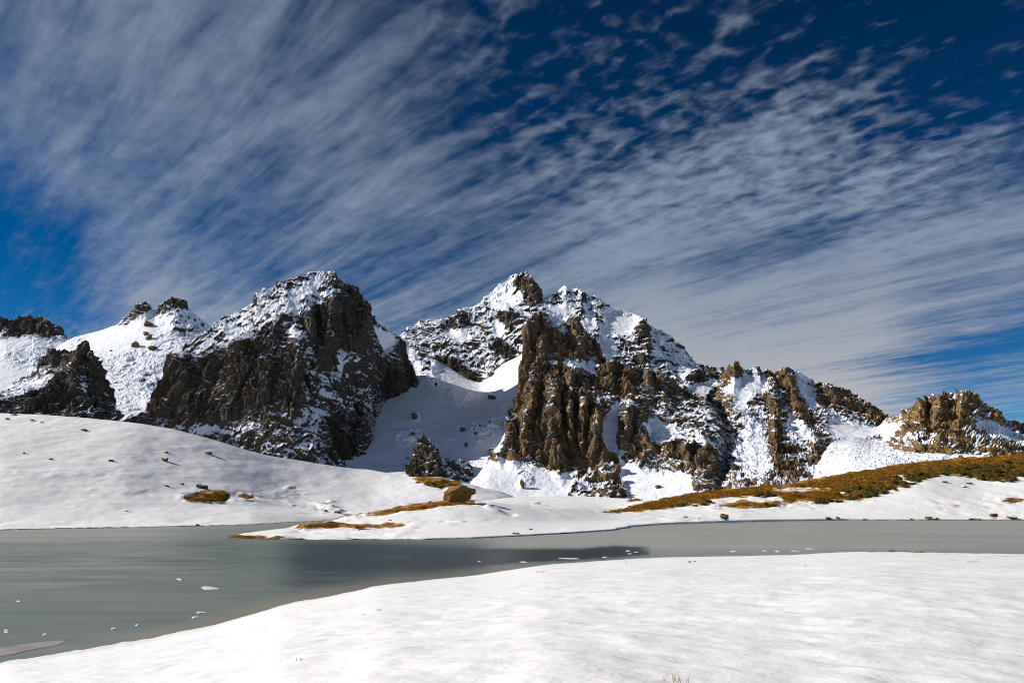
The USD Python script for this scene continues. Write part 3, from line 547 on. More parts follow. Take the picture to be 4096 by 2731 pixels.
# H: ridge on the right
mountain('mountain', 'lower rocky ridge falling right with tilted snow bands and ochre ribs', 2800, 3640, [
    [(2800,2000,1150),(2920,1995,900),(3100,1985,860),(3300,1960,850),(3420,1900,900),(3500,1800,1050),(3640,1800,1100)], [(2800,1900,1250),(2920,1900,985),(3100,1900,960),(3300,1860,980),(3420,1800,1060),(3500,1765,1120),(3640,1780,1140)],
    [(2800,1760,1330),(2900,1750,1150),(3000,1740,1140),(3200,1730,1150),(3320,1740,1150),(3450,1730,1180),(3560,1730,1200),(3640,1770,1200)],
    [(2800,1680,1380),(2900,1590,1270),(3050,1580,1280),(3200,1600,1280),(3350,1640,1280),(3500,1690,1270),(3560,1705,1260),(3640,1765,1250)],
    at_depth(SKY_H, [(2800,1420),(2950,1380),(3160,1400),(3400,1370),(3560,1320),(3640,1280)])],
    paint(0.67, [(0.95, 8, [(2895,1510),(2919,1465),(2955,1460),(2965,1490),(2930,1520),(2920,1560)]),
                 (0.75, 6, [(3000,1490),(3040,1470),(3050,1500),(3010,1505)]), (0.8, 6, [(3055,1495),(3075,1478),(3095,1498),(3070,1510)]),
                 (0.26, 12, [(2950,1500),(3050,1510),(3060,1560),(2990,1570),(3040,1600),(2950,1600),(2900,1560)]),
                 (0.15, 8, [(2940,1540),(3000,1580),(2970,1660),(2940,1620)]),
                 (0.9, 8, [(3070,1570),(3100,1620),(3130,1680),(3100,1690),(3060,1600)]),
                 (0.95, 10, [(3110,1490),(3160,1480),(3170,1560),(3230,1680),(3250,1720),(3190,1660),(3130,1570)]),
                 (0.28, 8, [(3165,1490),(3220,1500),(3250,1570),(3260,1640),(3200,1570)]),
                 (0.85, 10, [(3240,1530),(3320,1545),(3460,1615),(3560,1672),(3560,1735),(3450,1690),(3350,1660),(3280,1600)]),
                 (0.08, 10, [(3340,1680),(3440,1700),(3540,1730),(3440,1760),(3340,1750),(3300,1720)]),
                 (0.97, 9, [(3060,1700),(3110,1680),(3140,1800),(3200,1790),(3140,1860),(3080,1830)]),
                 (0.95, 8, [(3240,1830),(3270,1780),(3310,1830),(3300,1890),(3250,1890)]),
                 (0.40, 14, [(2960,1720),(3050,1700),(3080,1850),(3040,1930),(2960,1860)]),
                 (0.85, 8, [(3100,1860),(3180,1830),(3230,1900),(3200,1940),(3120,1920)]),
                 (0.10, 8, [(3160,1650),(3200,1700),(3240,1740),(3200,1760),(3150,1700)])]), 'rock_brown', seed=900, ochre=(.7, .9), grain=.6, flute=1.6, lean=(.5, .6),
    features=[(2930,1470,2935,1560,30,28),(3080,1560,3120,1690,34,32),(3140,1490,3220,1690,36,36),(3100,1690,3110,1830,34,34),(3265,1780,3280,1890,40,32),(3300,1560,3420,1690,40,18),(3060,1500,3040,1600,30,-18),(3180,1560,3260,1720,26,-22)])
# I: far right rocky knob
mountain('mountain', 'ochre and brown rocky knob with little snow at the far right', 3480, 4320, [
    [(3480,1870,1180),(3600,1880,800),(4320,1940,740)], [(3480,1800,1200),(3600,1800,900),(3700,1800,860),(3900,1800,860),(4100,1830,860),(4320,1900,840)],
    [(3480,1760,1220),(3620,1720,990),(3700,1720,960),(3800,1740,950),(3880,1720,960),(4000,1740,980),(4100,1780,980),(4320,1875,940)],
    at_depth(SKY_I, [(3480,1260),(3600,1120),(3700,1060),(3860,1100),(4100,1120),(4320,1060)])],
    paint(0.76, [(0.95, 12, [(3625,1650),(3684,1615),(3790,1580),(3870,1575),(3900,1600),(3880,1740),(3760,1780),(3660,1770),(3600,1740)]),
                 (0.6, 6, [(3760,1600),(3830,1590),(3830,1620),(3770,1620)]),
                 (0.12, 10, [(3520,1690),(3640,1680),(3620,1710),(3560,1760),(3480,1780)]),
                 (0.74, 10, [(3600,1740),(3860,1780),(3860,1840),(3600,1840)]),
                 (0.70, 10, [(3860,1740),(3930,1740),(3990,1800),(3920,1810),(3850,1800)]),
                 (0.25, 10, [(3890,1670),(4000,1700),(4100,1780),(4100,1800),(3980,1740),(3900,1710)]),
                 (0.9, 8, [(3920,1620),(3995,1650),(4005,1690),(3940,1670)]), (0.9, 8, [(4050,1690),(4130,1700),(4130,1760),(4070,1740)])]), 'rock_gold', seed=1000, ochre=1.0, grain=.8, amp=.8,
    features=[(3690,1620,3680,1760,50,30),(3760,1600,3750,1760,36,22),(3850,1590,3830,1760,50,26),(3960,1640,3990,1720,40,18),(3720,1640,3715,1770,24,-14)])
# K: boulder-strewn snow basin
mountain('snowfield', 'gently sloping snow basin peppered with stones below the right hand knob', 3200, 4320, [
    [(3200,2050,520),(4320,2050,480)], [(3200,2046,640),(3330,1960,640),(3600,1930,640),(4320,1930,620)], [(3200,2040,760),(3330,1900,790),(3400,1850,800),(3600,1830,800),(3900,1830,760),(4320,1900,720)],
    [(3200,2035,860),(3250,1940,900),(3280,1840,920),(3300,1775,970),(3325,1753,1000),(3350,1756,1010),(3370,1766,1010),(3395,1748,1040),(3420,1742,1050),(3470,1760,1060),(3520,1772,1060),(3560,1752,1090),(3700,1810,900),(3900,1820,830),(4320,1890,760)]],
    paint(0.36, [(0.52, 12, [(3500,1850),(3700,1830),(3960,1840),(4100,1880),(4000,1920),(3600,1900),(3500,1890)]), (0.14, 24, [(3250,1790),(3300,1740),(3520,1735),(3470,1780),(3340,1800)]),
                 (0.48, 8, [(3530,1850),(3560,1830),(3650,1840),(3640,1880),(3540,1870)])]), 'rock_brown', seed=1100, ochre=0.7, amp=0.7, grain=.5)

# ------------------------------------------------------------------ near ground
PLACES = []
GRASS_POLYS = [
    [(2400,2046),(2450,2040),(2560,2020),(2610,2001),(2697,1980),(2800,1960),(2900,1950),(3048,1930),(3150,1928),(3309,1899),(3480,1864),(3650,1838),(3840,1824),(4130,1800),(4130,1900),(4062,1905),(4070,1925),(4000,1930),(3900,1915),(3800,1898),(3740,1905),(3690,1930),(3640,1945),(3560,1965),(3500,1985),(3430,2005),(3380,2000),(3330,2005),(3270,2015),(3200,2000),(3140,2020),(3030,2030),(2950,2030),(2860,2020),(2820,2015),(2700,2030),(2600,2040),(2450,2048)],
    [(732,1985),(800,1966),(900,1966),(920,1985),(900,2012),(840,2014),(740,2005)], [(942,1976),(1022,1985),(1022,1998),(950,1990)], [(1132,1942),(1177,1944),(1177,1958),(1140,1958)], [(1159,2013),(1239,2016),(1225,2027),(1165,2024)],
    [(1405,2060),(1600,2028),(1770,2004),(1904,1998),(1912,2016),(1780,2028),(1640,2046),(1500,2060),(1420,2068)], [(1172,2110),(1230,2094),(1330,2090),(1420,2096),(1637,2092),(1640,2098),(1500,2108),(1435,2117),(1400,2108),(1300,2112),(1200,2116)],
    [(1310,2078),(1430,2064),(1440,2070),(1330,2082)], [(1748,2082),(1860,2084),(1855,2093),(1790,2092)], [(915,2134),(1010,2138),(1145,2148),(1140,2160),(915,2160)],
    [(1623,1912),(1700,1902),(1850,1925),(1850,1945),(1760,1952),(1700,1935)], [(2110,2014),(2150,2008),(2206,2016),(2190,2022),(2115,2022)], [(1947,2011),(1992,2030),(1980,2036),(1945,2020)], [(2487,2009),(2540,1976),(2577,1985),(2577,2000)],
    [(3990,2000),(4040,1990),(4100,1992),(4100,2004),(4050,2008)], [(3790,2020),(3840,2014),(3840,2024),(3800,2026)], [(3955,2056),(4000,2054),(3995,2068),(3965,2068)], [(2250,2108),(2330,2106),(2330,2112),(2260,2113)], [(2620,2066),(2900,2072),(2900,2078),(2640,2072)],
    [(1560,2015),(1640,2005),(1640,2012),(1570,2020)], [(1940,2085),(2000,2082),(2000,2088),(1945,2090)]]
SPECKS = [[(0,2085),(860,2080),(860,2108),(0,2120)], [(230,1935),(620,1960),(600,1990),(250,1970)], [(700,1975),(1040,1975),(1060,2010),(720,2015)], [(3700,1990),(4100,1960),(4100,2070),(3750,2060)], [(1200,2085),(1700,2080),(1650,2150),(1100,2155)], [(2550,2060),(3000,2060),(3000,2082),(2550,2085)], [(2800,2000),(3300,2005),(3250,2040),(2850,2040)]]
GRASS = paint(0.0, [(0.26 if i < 2 else 0.30, 10, q) for i, q in enumerate(SPECKS)] + [(0.86 if i == 0 else 0.84, 14 if i == 0 else 7, q) for i, q in enumerate(GRASS_POLYS)] + [(0.9, 4, [(2390,2046),(2500,2030),(2620,2003),(2760,1972),(2900,1950),(2900,1985),(2760,2005),(2600,2036),(2450,2049)]), (0.36, 6, [(3080,1953),(3200,1946),(3330,1950),(3330,1960),(3100,1966)]), (0.30, 6, [(2830,1995),(2960,1982),(3120,1985),(3150,2010),(2960,2005),(2850,2022)]), (0.28, 4, [(3340,1968),(3400,1962),(3420,1972),(3360,1978)]), (0.34, 5, [(3560,1902),(3640,1898),(3640,1904),(3570,1908)]), (0.3, 5, [(3600,1895),(3680,1940),(3660,1945),(3600,1915)])])
ROUGH = paint(0.06, [(0.22, 10, [(50,1880),(200,1888),(520,1870),(540,1900),(350,1912),(60,1908)]), (0.25, 10, [(0,1668),(350,1690),(340,1710),(0,1690)]), (1.3, 8, [(1250,2012),(1330,2004),(1400,2050),(1380,2066),(1290,2050)]),
    (0.35, 10, [(930,1975),(1200,1940),(1260,1990),(1100,2010)]), (0.5, 6, [(700,1975),(1040,1975),(1060,2010),(720,2015)]), (0.6, 6, [(1950,2005),(2080,2060),(2040,2065),(1940,2030)]), (0.4, 8, [(2800,2000),(3300,1990),(3250,2035),(2850,2035)])])
def hill(name, label, u0, u1, rows, mat='snow', step=6.0, seed=0, soft=(1.0, 0.3), kind='structure', back=60., step_v=None, taper=None):
    u = np.arange(u0, u1 + step, step)
    vs, ys = zip(*[row(r, u) for r in rows])
    vs, ys = np.array(vs), np.array(ys)
    pts = P(np.broadcast_to(u, vs.shape), vs, ys)
    for k in range(len(rows)):
        pts[k, :, 1:] = gaussian_filter(pts[k, :, 1:], ((16 if k < 2 else 36) / step, 0), mode='nearest')
    K = len(rows)
    span = np.abs(np.diff(vs, axis=0)).max(1)
    sv = step_v or step * 0.5
    s = np.concatenate([k + np.arange(max(6, int(span[k] / sv))) / max(6, int(span[k] / sv)) for k in range(K - 1)] + [[K - 1.0]])
    p = PchipInterpolator(np.arange(K), pts, axis=0)(s)
    crest = p[-1]; tail = []
    for dy, dz in ((8, -.6), (back * .4, -6), (back, -25)):
        q = crest.copy(); q[:, 0] *= 1 + dy / np.maximum(crest[:, 1], 1); q[:, 1] += dy; q[:, 2] += dz; tail.append(q)
    p = np.concatenate([p, np.array(tail)])
    x, y = p[..., 0], p[..., 1]
    z0 = np.zeros_like(x) + seed
    lift = np.clip((p[..., 2] - 0.3) / 2.0, 0, 1)
    U, V = to_pixel(p)
    g = sample(GRASS, U, V); rough = sample(ROUGH, U, V)
    p[..., 2] += rough * lift * ((ridged(np.stack([x / 9, y / 9, z0], -1), 3, seed + 9) - .5) * 2.6 + (fbm(np.stack([x / 3.0, y / 4, z0], -1), 2, seed + 10) - .5) * 1.2)
    p[..., 2] += lift * ((fbm(np.stack([x / 40, y / 60, z0], -1), 3, seed) - .5) * 2 * soft[0] + (fbm(np.stack([x / 7, y / 10, z0], -1), 3, seed + 5) - .5) * 2 * soft[1])
    p[..., 2] += np.clip(g * 1.3, 0, 1) * ((fbm(np.stack([x / 5, y / 7, z0], -1), 3, seed + 17) - .5) * 2.2)
    n2 = grid_normals(p)
    st = 1 - np.abs(n2[..., 2])
    soil = np.clip((0.42 - p[..., 2]) * 1.6, 0, 0.9) * (p[..., 2] < 0.7) + 0.42 * np.clip(rough, 0, 1) * np.clip(st * 3.0 - .25, 0, 1)
    m = usdkit.mesh(stage, path_for(name), (p.reshape(-1, 3), grid_faces(*p.shape[:2])), M[mat], smooth=True)
    primvar(m, 'mask', np.stack([g, soil, rough], -1).reshape(-1, 3))
    tag(m, label, None, kind=kind)
    U, V = to_pixel(p)
    PLACES.append((np.stack([U, V], -1).reshape(-1, 2), p.reshape(-1, 3)))
    return m, p
def shore(pts, z=0.0):
    out = []
    for a, b in pts:
        q = on_level(a, b, z); out.append((a, b, q[1]))
    return out

LEFT_SHORE = [(-700,2136),(0,2123),(180,2117),(400,2113),(600,2110),(870,2104),(1050,2096),(1210,2086),(1300,2082),(1420,2078),(1500,2076)]
hill('hill', 'smooth snow covered hill rising on the left beyond the lake', -700, 2250, [
    [(a, b + 3, Y) for a, b, Y in shore(LEFT_SHORE + [(1600,2080),(2150,2150),(2250,2200)])],
    [(-700,2095,195),(0,2090,200),(600,2080,222),(1000,2072,245),(1300,2062,290),(1500,2060,310),(1900,2065,315),(2150,2120,320),(2250,2160,330)],
    [(-700,1960,235),(0,1950,240),(500,1960,262),(900,1985,290),(1200,2010,320),(1500,2020,335),(1900,2035,340),(2150,2090,345),(2250,2150,350)],
    [(-700,1750,300),(0,1780,300),(500,1790,320),(900,1860,340),(1200,1920,360),(1500,1950,370),(1700,1955,365),(1900,1975,365),(2060,2010,370),(2150,2060,375),(2250,2140,380)],
    [(-700,1600,380),(0,1655,370),(200,1667,370),(522,1690,370),(700,1720,372),(900,1770,376),(1045,1820,380),(1200,1843,390),(1400,1868,400),(1480,1876,405),(1560,1895,402),(1620,1910,398),(1660,1907,395),(1710,1904,393),(1780,1911,392),(1850,1930,390),(1960,1958,392),(2060,1985,395),(2150,2040,400),(2250,2120,400)]], seed=11, soft=(1.2, .32))
PEN_FRONT = [(924,2147),(960,2153),(1100,2157),(1300,2158),(1500,2158),(1700,2157),(1900,2152),(2100,2143),(2300,2132),(2480,2119),(2500,2108),(2650,2097),(2900,2088),(3100,2083),(3400,2080),(4096,2079),(4700,2079)]
PEN_TOP = [(924,2144),(960,2130),(1100,2115),(1200,2106),(1300,2086),(1480,2056),(1600,2030),(1770,2006),(1900,2000),(2000,2008),(2150,2020),(2300,2020),(2500,2025),(2700,2030),(3000,2020),(4700,2010)]
pf = shore(PEN_FRONT)
pfv = lambda a: float(np.interp(a, *zip(*PEN_FRONT)))
pfY = lambda a: float(np.interp(a, [q[0] for q in pf], [q[2] for q in pf]))
# second row of the land: the brow of the peninsula, then the foot of the right hand hill
BROW = [(924,2146,150),(960,2134,153),(1100,2117,161),(1200,2106,168),(1300,2088,178),(1400,2070,188),(1480,2056,196),(1600,2032,206),(1770,2009,216),(1900,2003,222),(2000,2010,228),(2150,2024,240),(2300,2034,262),(2450,2043,288),(2600,2036,306),(2780,2016,325),(3060,2003,335),(3300,1990,345),(3480,1960,350),(3560,1950,352),(3700,1918,362),(3920,1932,365),(4096,1912,370),(4700,1890,370)]
DIP = [(924,2152,170),(1200,2120,190),(1300,2098,200),(1480,2062,222),(1600,2040,240),(1770,2014,250),(1900,2004,260),(2000,2008,270),(2150,2014,290),(2300,2018,310),(2450,2030,310),(2600,2015,325),(2780,1990,348),(3060,1968,362),(3300,1945,375),(3480,1915,382),(3700,1880,392),(3920,1880,396),(4096,1860,402),(4700,1840,402)]
TOP = [(924,2160,190),(1200,2135,210),(1300,2110,230),(1400,2088,250),(1500,2072,260),(1640,2045,280),(1780,2020,290),(1860,2012,300),(1960,2000,330),(2060,1988,390),(2200,1984,440),(2300,1984,460),(2420,1990,440),(2500,1993,420),(2560,1997,400),(2640,1995,385),(2700,1984,380),(2790,1968,378),(2900,1957,380),(3048,1938,388),(3150,1936,392),(3309,1907,402),(3480,1872,412),(3650,1846,420),(3830,1833,426),(4096,1816,432),(4700,1790,430)]
mid_row = [(a, .45 * b + .55 * pfv(a), .45 * Y + .55 * pfY(a)) for a, b, Y in BROW]
_, land = hill('shore', 'low snowy far shore with a peninsula reaching left into the lake', 924, 4700, [
    [(a, b + 2, Y) for a, b, Y in pf], [(a, b - 6, Y + .7) for a, b, Y in pf], mid_row, BROW, DIP, TOP], seed=12, soft=(.6, .2), step=4.5, back=60, taper=(924, 0))

# near bank
NEAR = [(0,2650),(36,2641),(179,2620),(357,2589),(536,2558),(714,2525),(893,2486),(1012,2454),(1101,2424),(1190,2403),(1310,2382),(1400,2364),(1538,2336),(1746,2314),(1925,2295),(2044,2277),(2193,2256),(2371,2244),(2610,2229),(2982,2221),(3172,2217),(3300,2211),(3491,2206),(3681,2207),(3872,2210),(4096,2214)]
q = np.array([on_level(a, b, 0.16) for a, b in NEAR])
az = np.arctan2(q[:, 0], q[:, 1]); rr = np.hypot(q[:, 0], q[:, 1])
az_all = np.concatenate([[-3.1416, -2.0, -1.3, -1.0, -0.75], az, [0.75, 1.0, 1.5, 2.2, 3.1416]])
rr_all = np.concatenate([[60, 50, 33, 31, 32], rr, [110, 120, 120, 90, 60]])
def shore_r(a):
    return PchipInterpolator(az_all, rr_all)(a)
phi = np.concatenate([np.linspace(-3.1416, -.66, 60), np.linspace(-.655, .655, 620), np.linspace(.66, 3.1416, 60)])
tt = np.sort(np.unique(np.concatenate([1 - np.geomspace(0.0015, 0.05, 24), [1.0], np.geomspace(0.03, 0.955, 400)])))[::-1]
R_ = shore_r(phi)
R0 = R_
wig = (fbm(np.stack([phi * 60, phi * 0, phi * 0], -1), 3, 5) - .5) * 0.8
r = R0[None] * tt[:, None] + wig[None] * np.clip(tt[:, None] * 12 - 11, 0, 1)
x, y = r * np.sin(phi), r * np.cos(phi)
h = 4.35 * (1 - tt[:, None] ** 1.15) + 0 * x
h = 0.13 + h * (1 - np.exp(-(R0[None] * (1 - tt[:, None])) / 2.5))
z0 = np.zeros_like(x)
lift = np.clip((R_[None] - r) / 4, 0, 1)
h += lift * ((fbm(np.stack([x / 9, y / 9, z0 + 3.3], -1), 3, 61) - .5) * 0.55 + (fbm(np.stack([x / 1.7 + y / 5, y / 1.5, z0 + 1.3], -1), 4, 62) - .5) * 0.18 + (fbm(np.stack([x / .55, y / .6, z0 + 6.3], -1), 2, 63) - .5) * 0.07 * np.clip(1.6 - r / 30, 0, 1))
p = np.stack([x, y, h], -1)
skirt = p[:1].copy(); skirt[..., 2] = -0.5; skirt[..., :2] *= 0.998
p = np.concatenate([skirt, p])
m = usdkit.mesh(stage, path_for('snow_bank'), (p.reshape(-1, 3), grid_faces(*p.shape[:2], flip=True)), M['near_snow'], smooth=True)
tag(m, 'wide white snow bank in the foreground sloping to the lake', None, kind='structure')

edge = np.stack([(R0 + wig + .10) * np.sin(phi), (R0 + wig + .10) * np.cos(phi)], -1)
mud = np.stack([np.concatenate([edge, np.full((len(phi), 1), zz_)], -1) * np.array([[k_, k_, 1]]) for zz_, k_ in ((-.4, 1.0), (.05, 1.0), (.10, .9985), (.11, .99))])
m = usdkit.mesh(stage, path_for('mud_rim'), (mud.reshape(-1, 3), grid_faces(*mud.shape[:2])), M['dark_stone'], smooth=True)
tag(m, 'dark wet rim of earth under the edge of the near snow bank', None, kind='structure')
NEAR_GRID = p
PLACES.append((np.stack(to_pixel(p[:, 60:-60]), -1).reshape(-1, 2), p[:, 60:-60].reshape(-1, 3)))

# lake: a flat skin of ice, with clear dark ice, frosted ice and the pale shallow rim as they lie
def disc(name, z, rad, ang, mat, label, masks=None):
    p = np.stack([rad[:, None] * np.sin(ang), rad[:, None] * np.cos(ang), np.full((len(rad), len(ang)), z)], -1)
    m = usdkit.mesh(stage, path_for(name), (p.reshape(-1, 3), grid_faces(*p.shape[:2], flip=True)), M[mat], smooth=True)
    if masks is not None:
        primvar(m, 'mask', masks(p).reshape(-1, 3))
    tag(m, label, None, kind='structure')
    return p
near_v = lambda u: np.interp(u, *zip(*NEAR))
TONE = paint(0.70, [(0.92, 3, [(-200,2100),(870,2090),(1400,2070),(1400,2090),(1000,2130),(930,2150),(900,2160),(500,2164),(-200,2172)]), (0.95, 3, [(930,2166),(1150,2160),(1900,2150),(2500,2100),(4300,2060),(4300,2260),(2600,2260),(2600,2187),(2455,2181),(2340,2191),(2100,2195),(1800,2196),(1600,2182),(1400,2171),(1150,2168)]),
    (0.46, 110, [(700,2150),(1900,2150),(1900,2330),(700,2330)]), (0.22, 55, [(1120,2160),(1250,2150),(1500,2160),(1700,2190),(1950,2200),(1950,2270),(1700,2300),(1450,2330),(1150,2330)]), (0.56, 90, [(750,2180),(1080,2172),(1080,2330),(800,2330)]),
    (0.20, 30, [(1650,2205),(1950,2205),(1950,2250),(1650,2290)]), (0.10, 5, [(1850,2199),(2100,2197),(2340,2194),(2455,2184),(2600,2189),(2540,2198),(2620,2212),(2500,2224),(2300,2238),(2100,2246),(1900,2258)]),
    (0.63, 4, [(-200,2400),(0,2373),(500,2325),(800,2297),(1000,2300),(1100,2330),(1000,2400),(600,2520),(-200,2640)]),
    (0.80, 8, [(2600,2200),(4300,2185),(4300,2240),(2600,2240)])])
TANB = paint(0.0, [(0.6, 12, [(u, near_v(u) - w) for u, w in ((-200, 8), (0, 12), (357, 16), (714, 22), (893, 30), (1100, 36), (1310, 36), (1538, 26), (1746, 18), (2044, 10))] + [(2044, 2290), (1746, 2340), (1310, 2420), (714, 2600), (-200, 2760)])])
STRK = paint(0.25, [(1.0, 25, [(-200,2170),(800,2165),(1000,2200),(900,2290),(500,2320),(0,2370),(-200,2390)]), (0.5, 10, [(2600,2100),(4300,2080),(4300,2220),(2600,2220)])])
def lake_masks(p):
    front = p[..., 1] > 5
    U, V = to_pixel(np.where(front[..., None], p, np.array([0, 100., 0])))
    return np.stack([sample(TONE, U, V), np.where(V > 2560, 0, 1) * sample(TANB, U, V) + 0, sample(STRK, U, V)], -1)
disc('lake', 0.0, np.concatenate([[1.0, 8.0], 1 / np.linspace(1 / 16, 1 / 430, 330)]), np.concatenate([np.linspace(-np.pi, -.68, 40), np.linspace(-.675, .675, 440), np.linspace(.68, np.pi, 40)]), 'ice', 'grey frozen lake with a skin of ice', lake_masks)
disc('ground', -1.0, np.concatenate([[0.5], np.geomspace(5, 20000, 80)]), np.linspace(-np.pi, np.pi, 160), 'earth', 'snow covered ground of the valley')

# ------------------------------------------------------------------ finding the surface under a pixel of the photograph
from scipy.spatial import cKDTree
UVS = np.concatenate([q[0] for q in PLACES]); PTS = np.concatenate([q[1] for q in PLACES])
TREE = cKDTree(UVS)
def surface(u, v):
    dist, idx = TREE.query([u, v], k=24)
    c = PTS[idx]; ok = dist < dist[0] + 6
    c, dd = c[ok], dist[ok]
    near = c[:, 1] < c[:, 1].min() * 1.12
    w = 1 / (dd[near] + .5)
    return (c[near] * w[:, None]).sum(0) / w.sum()

rng = np.random.default_rng(7)
import trimesh
ICO = trimesh.creation.icosphere(3)
def boulder(u, v, w, hgt, label, mat='dark_stone', group=None, seed=0, sink=0.25, cat='rock', name='boulder', flat=1.0, cap=False, rough=1.0, box=0.8, at=None):
    c = (at or surface)(u, v)
    k = c[1] / F
    a, b = w * k / 2, hgt * k
    rr_ = np.random.default_rng(seed + 5000)
    hp = rr_.normal(size=(20, 3)); hp /= np.linalg.norm(hp, axis=1, keepdims=True); hp *= rr_.uniform(.82, 1.1, (20, 1))
    hp = np.sign(hp) * np.abs(hp) ** box
    hull = trimesh.convex.convex_hull(hp)
    for _ in range(3):
        hull = hull.subdivide()
    n = hull.vertices / np.linalg.norm(hull.vertices, axis=1, keepdims=True)
    q = np.array(hull.vertices); STONE_F = np.array(hull.faces)
    q = q + n * ((fbm(q * 2.2 + seed * 3.7, 3, seed) - .5) * .30 * rough + facets(q * 2.2 + seed * 1.3, seed) * .16 * rough)[:, None]
    q /= np.abs(q).max(0)
    q = q * np.array([a, a * .75 * flat, b / (2 - 2 * sink)])
    q[:, 2] += b / (2 - 2 * sink) * (1 - 2 * sink)
    path = path_for(name)
    x = UsdGeom.Xform.Define(stage, path)
    x.AddTranslateOp().Set(Gf.Vec3d(*map(float, c)))
    tag(x, label, cat, group)
    usdkit.mesh(stage, path_for('stone', path), (q, STONE_F), M[mat], smooth=28)
    return x

boulder(1836, 2006, 134, 66, 'large rust orange boulder standing on the crest of the peninsula', 'rust_stone', seed=3, sink=.15, rough=.8, box=.62)
boulder(2895, 2078, 40, 24, 'pointed brown boulder at the water edge of the far right shore', 'brown_stone', seed=5, sink=.2)
boulder(3846, 1834, 28, 16, 'small rust coloured rock on the orange grass skyline of the right hill', 'rust_stone', seed=8, sink=.2, name='rock')
for u, v, w, hh, mat, sd_, label in [
    (658,1843,32,15,'dark_stone',11,'dark rock casting a long shadow half way up the left snow hill'),
    (835,1816,34,11,'brown_stone',12,'flat brown rock highest right of centre on the left snow hill'),
    (663,1810,22,7,'dark_stone',13,'small dark rock just above the rock with the long shadow'),
    (444,1844,26,7,'dark_stone',14,'low dark rock left of the rock with the long shadow'),
    (800,1950,34,18,'brown_stone',15,'brown rock just above the grass patch on the left hill'),
    (822,1954,22,14,'brown_stone',16,'smaller brown rock touching the one above the grass patch'),
    (54,1662,30,10,'dark_stone',17,'dark rock on the crest at the far left of the snow hill'),
    (29,1678,20,8,'brown_stone',18,'brown rock just below the crest at the far left'),
    (127,1682,18,6,'dark_stone',19,'dark stone below the crest second from the far left'),
    (167,1690,16,6,'dark_stone',20,'dark stone below the crest third from the far left'),
    (667,1944,20,6,'dark_stone',21,'snowy dark stone left above the grass patch'),
    (730,1938,16,6,'dark_stone',22,'small snowy stone nearest left of the brown rock pair'),
    (203,1837,16,6,'dark_stone',23,'small stone at the left edge half way up the snow hill'),
    (96,1814,12,7,'dark_stone',24,'tiny stone farthest left on the snow hill face'),
    (335,1722,30,8,'dark_stone',25,'dark ledge stone near the crest of the left hill'),
    (790,2101,18,8,'rust_stone',26,'rust stone on the left far shore by the ice'),
    (507,2044,18,4,'dark_stone',27,'dark flat stone on the lower left snow slope'),
    (1350,2052,30,14,'dark_stone',28,'dark rock in the rough snow above the inlet'),
    (1385,2058,20,10,'dark_stone',29,'smaller dark rock right beside the inlet water'),
    (1300,2046,24,9,'dark_stone',30,'snowy dark rock left in the rough snow above the inlet'),
    (2064,2140,34,11,'brown_stone',31,'brown rock lying on the front shore of the peninsula'),
    (2122,2117,16,6,'brown_stone',32,'small brown stone just above the front shore of the peninsula'),
    (1720,2002,14,6,'dark_stone',33,'small dark stone left behind the large rust boulder'),
    (1560,2081,16,4,'dark_stone',34,'flat dark stone between the two grass strips of the peninsula'),
    (3313,2076,28,9,'rust_stone',35,'rust rock on the right shore line nearest the pointed boulder'),
    (3351,2075,18,9,'brown_stone',36,'brown rock just right of the rust rock on the shore line'),
    (3458,2077,24,5,'dark_stone',37,'flat dark stone on the right shore line'),
    (3715,2075,32,10,'rust_stone',38,'rust rock on the shore line below the snow bank at right'),
    (3745,2076,20,8,'dark_stone',39,'dark stone touching the rust shore rock at right'),
    (3640,2078,24,6,'dark_stone',40,'dark low stone left of the rust shore rock at right'),
    (3895,2078,60,7,'dark_stone',41,'long low dark rock on the right shore line'),
    (4050,2075,44,11,'brown_stone',42,'brown rock on the shore line at the far right edge'),
    (3974,2064,34,12,'rust_stone',43,'rust mound just above the shore line at far right'),
    (3853,1947,26,7,'dark_stone',44,'dark stone on the snow bank below the green shrubs'),
    (3777,1929,28,6,'dark_stone',45,'flat stone at the upper left of the right snow bank'),
    (3875,1934,26,6,'dark_stone',46,'flat stone right of the upper stone on the snow bank'),
    (2759,2249,14,6,'brown_stone',47,'left of two small stones on the near snow bank edge'),
    (2779,2247,11,5,'brown_stone',48,'right of two small stones on the near snow bank edge'),
    (3221,2262,10,3,'dark_stone',49,'lone tiny dark stone on the near snow bank right of centre'),
    (2506,2246,12,4,'dark_stone',50,'tiny dark stone at the near bank brink below the dark ice')]:
    boulder(u, v, w, hh, label, mat, seed=sd_, name='rock', sink=.3)

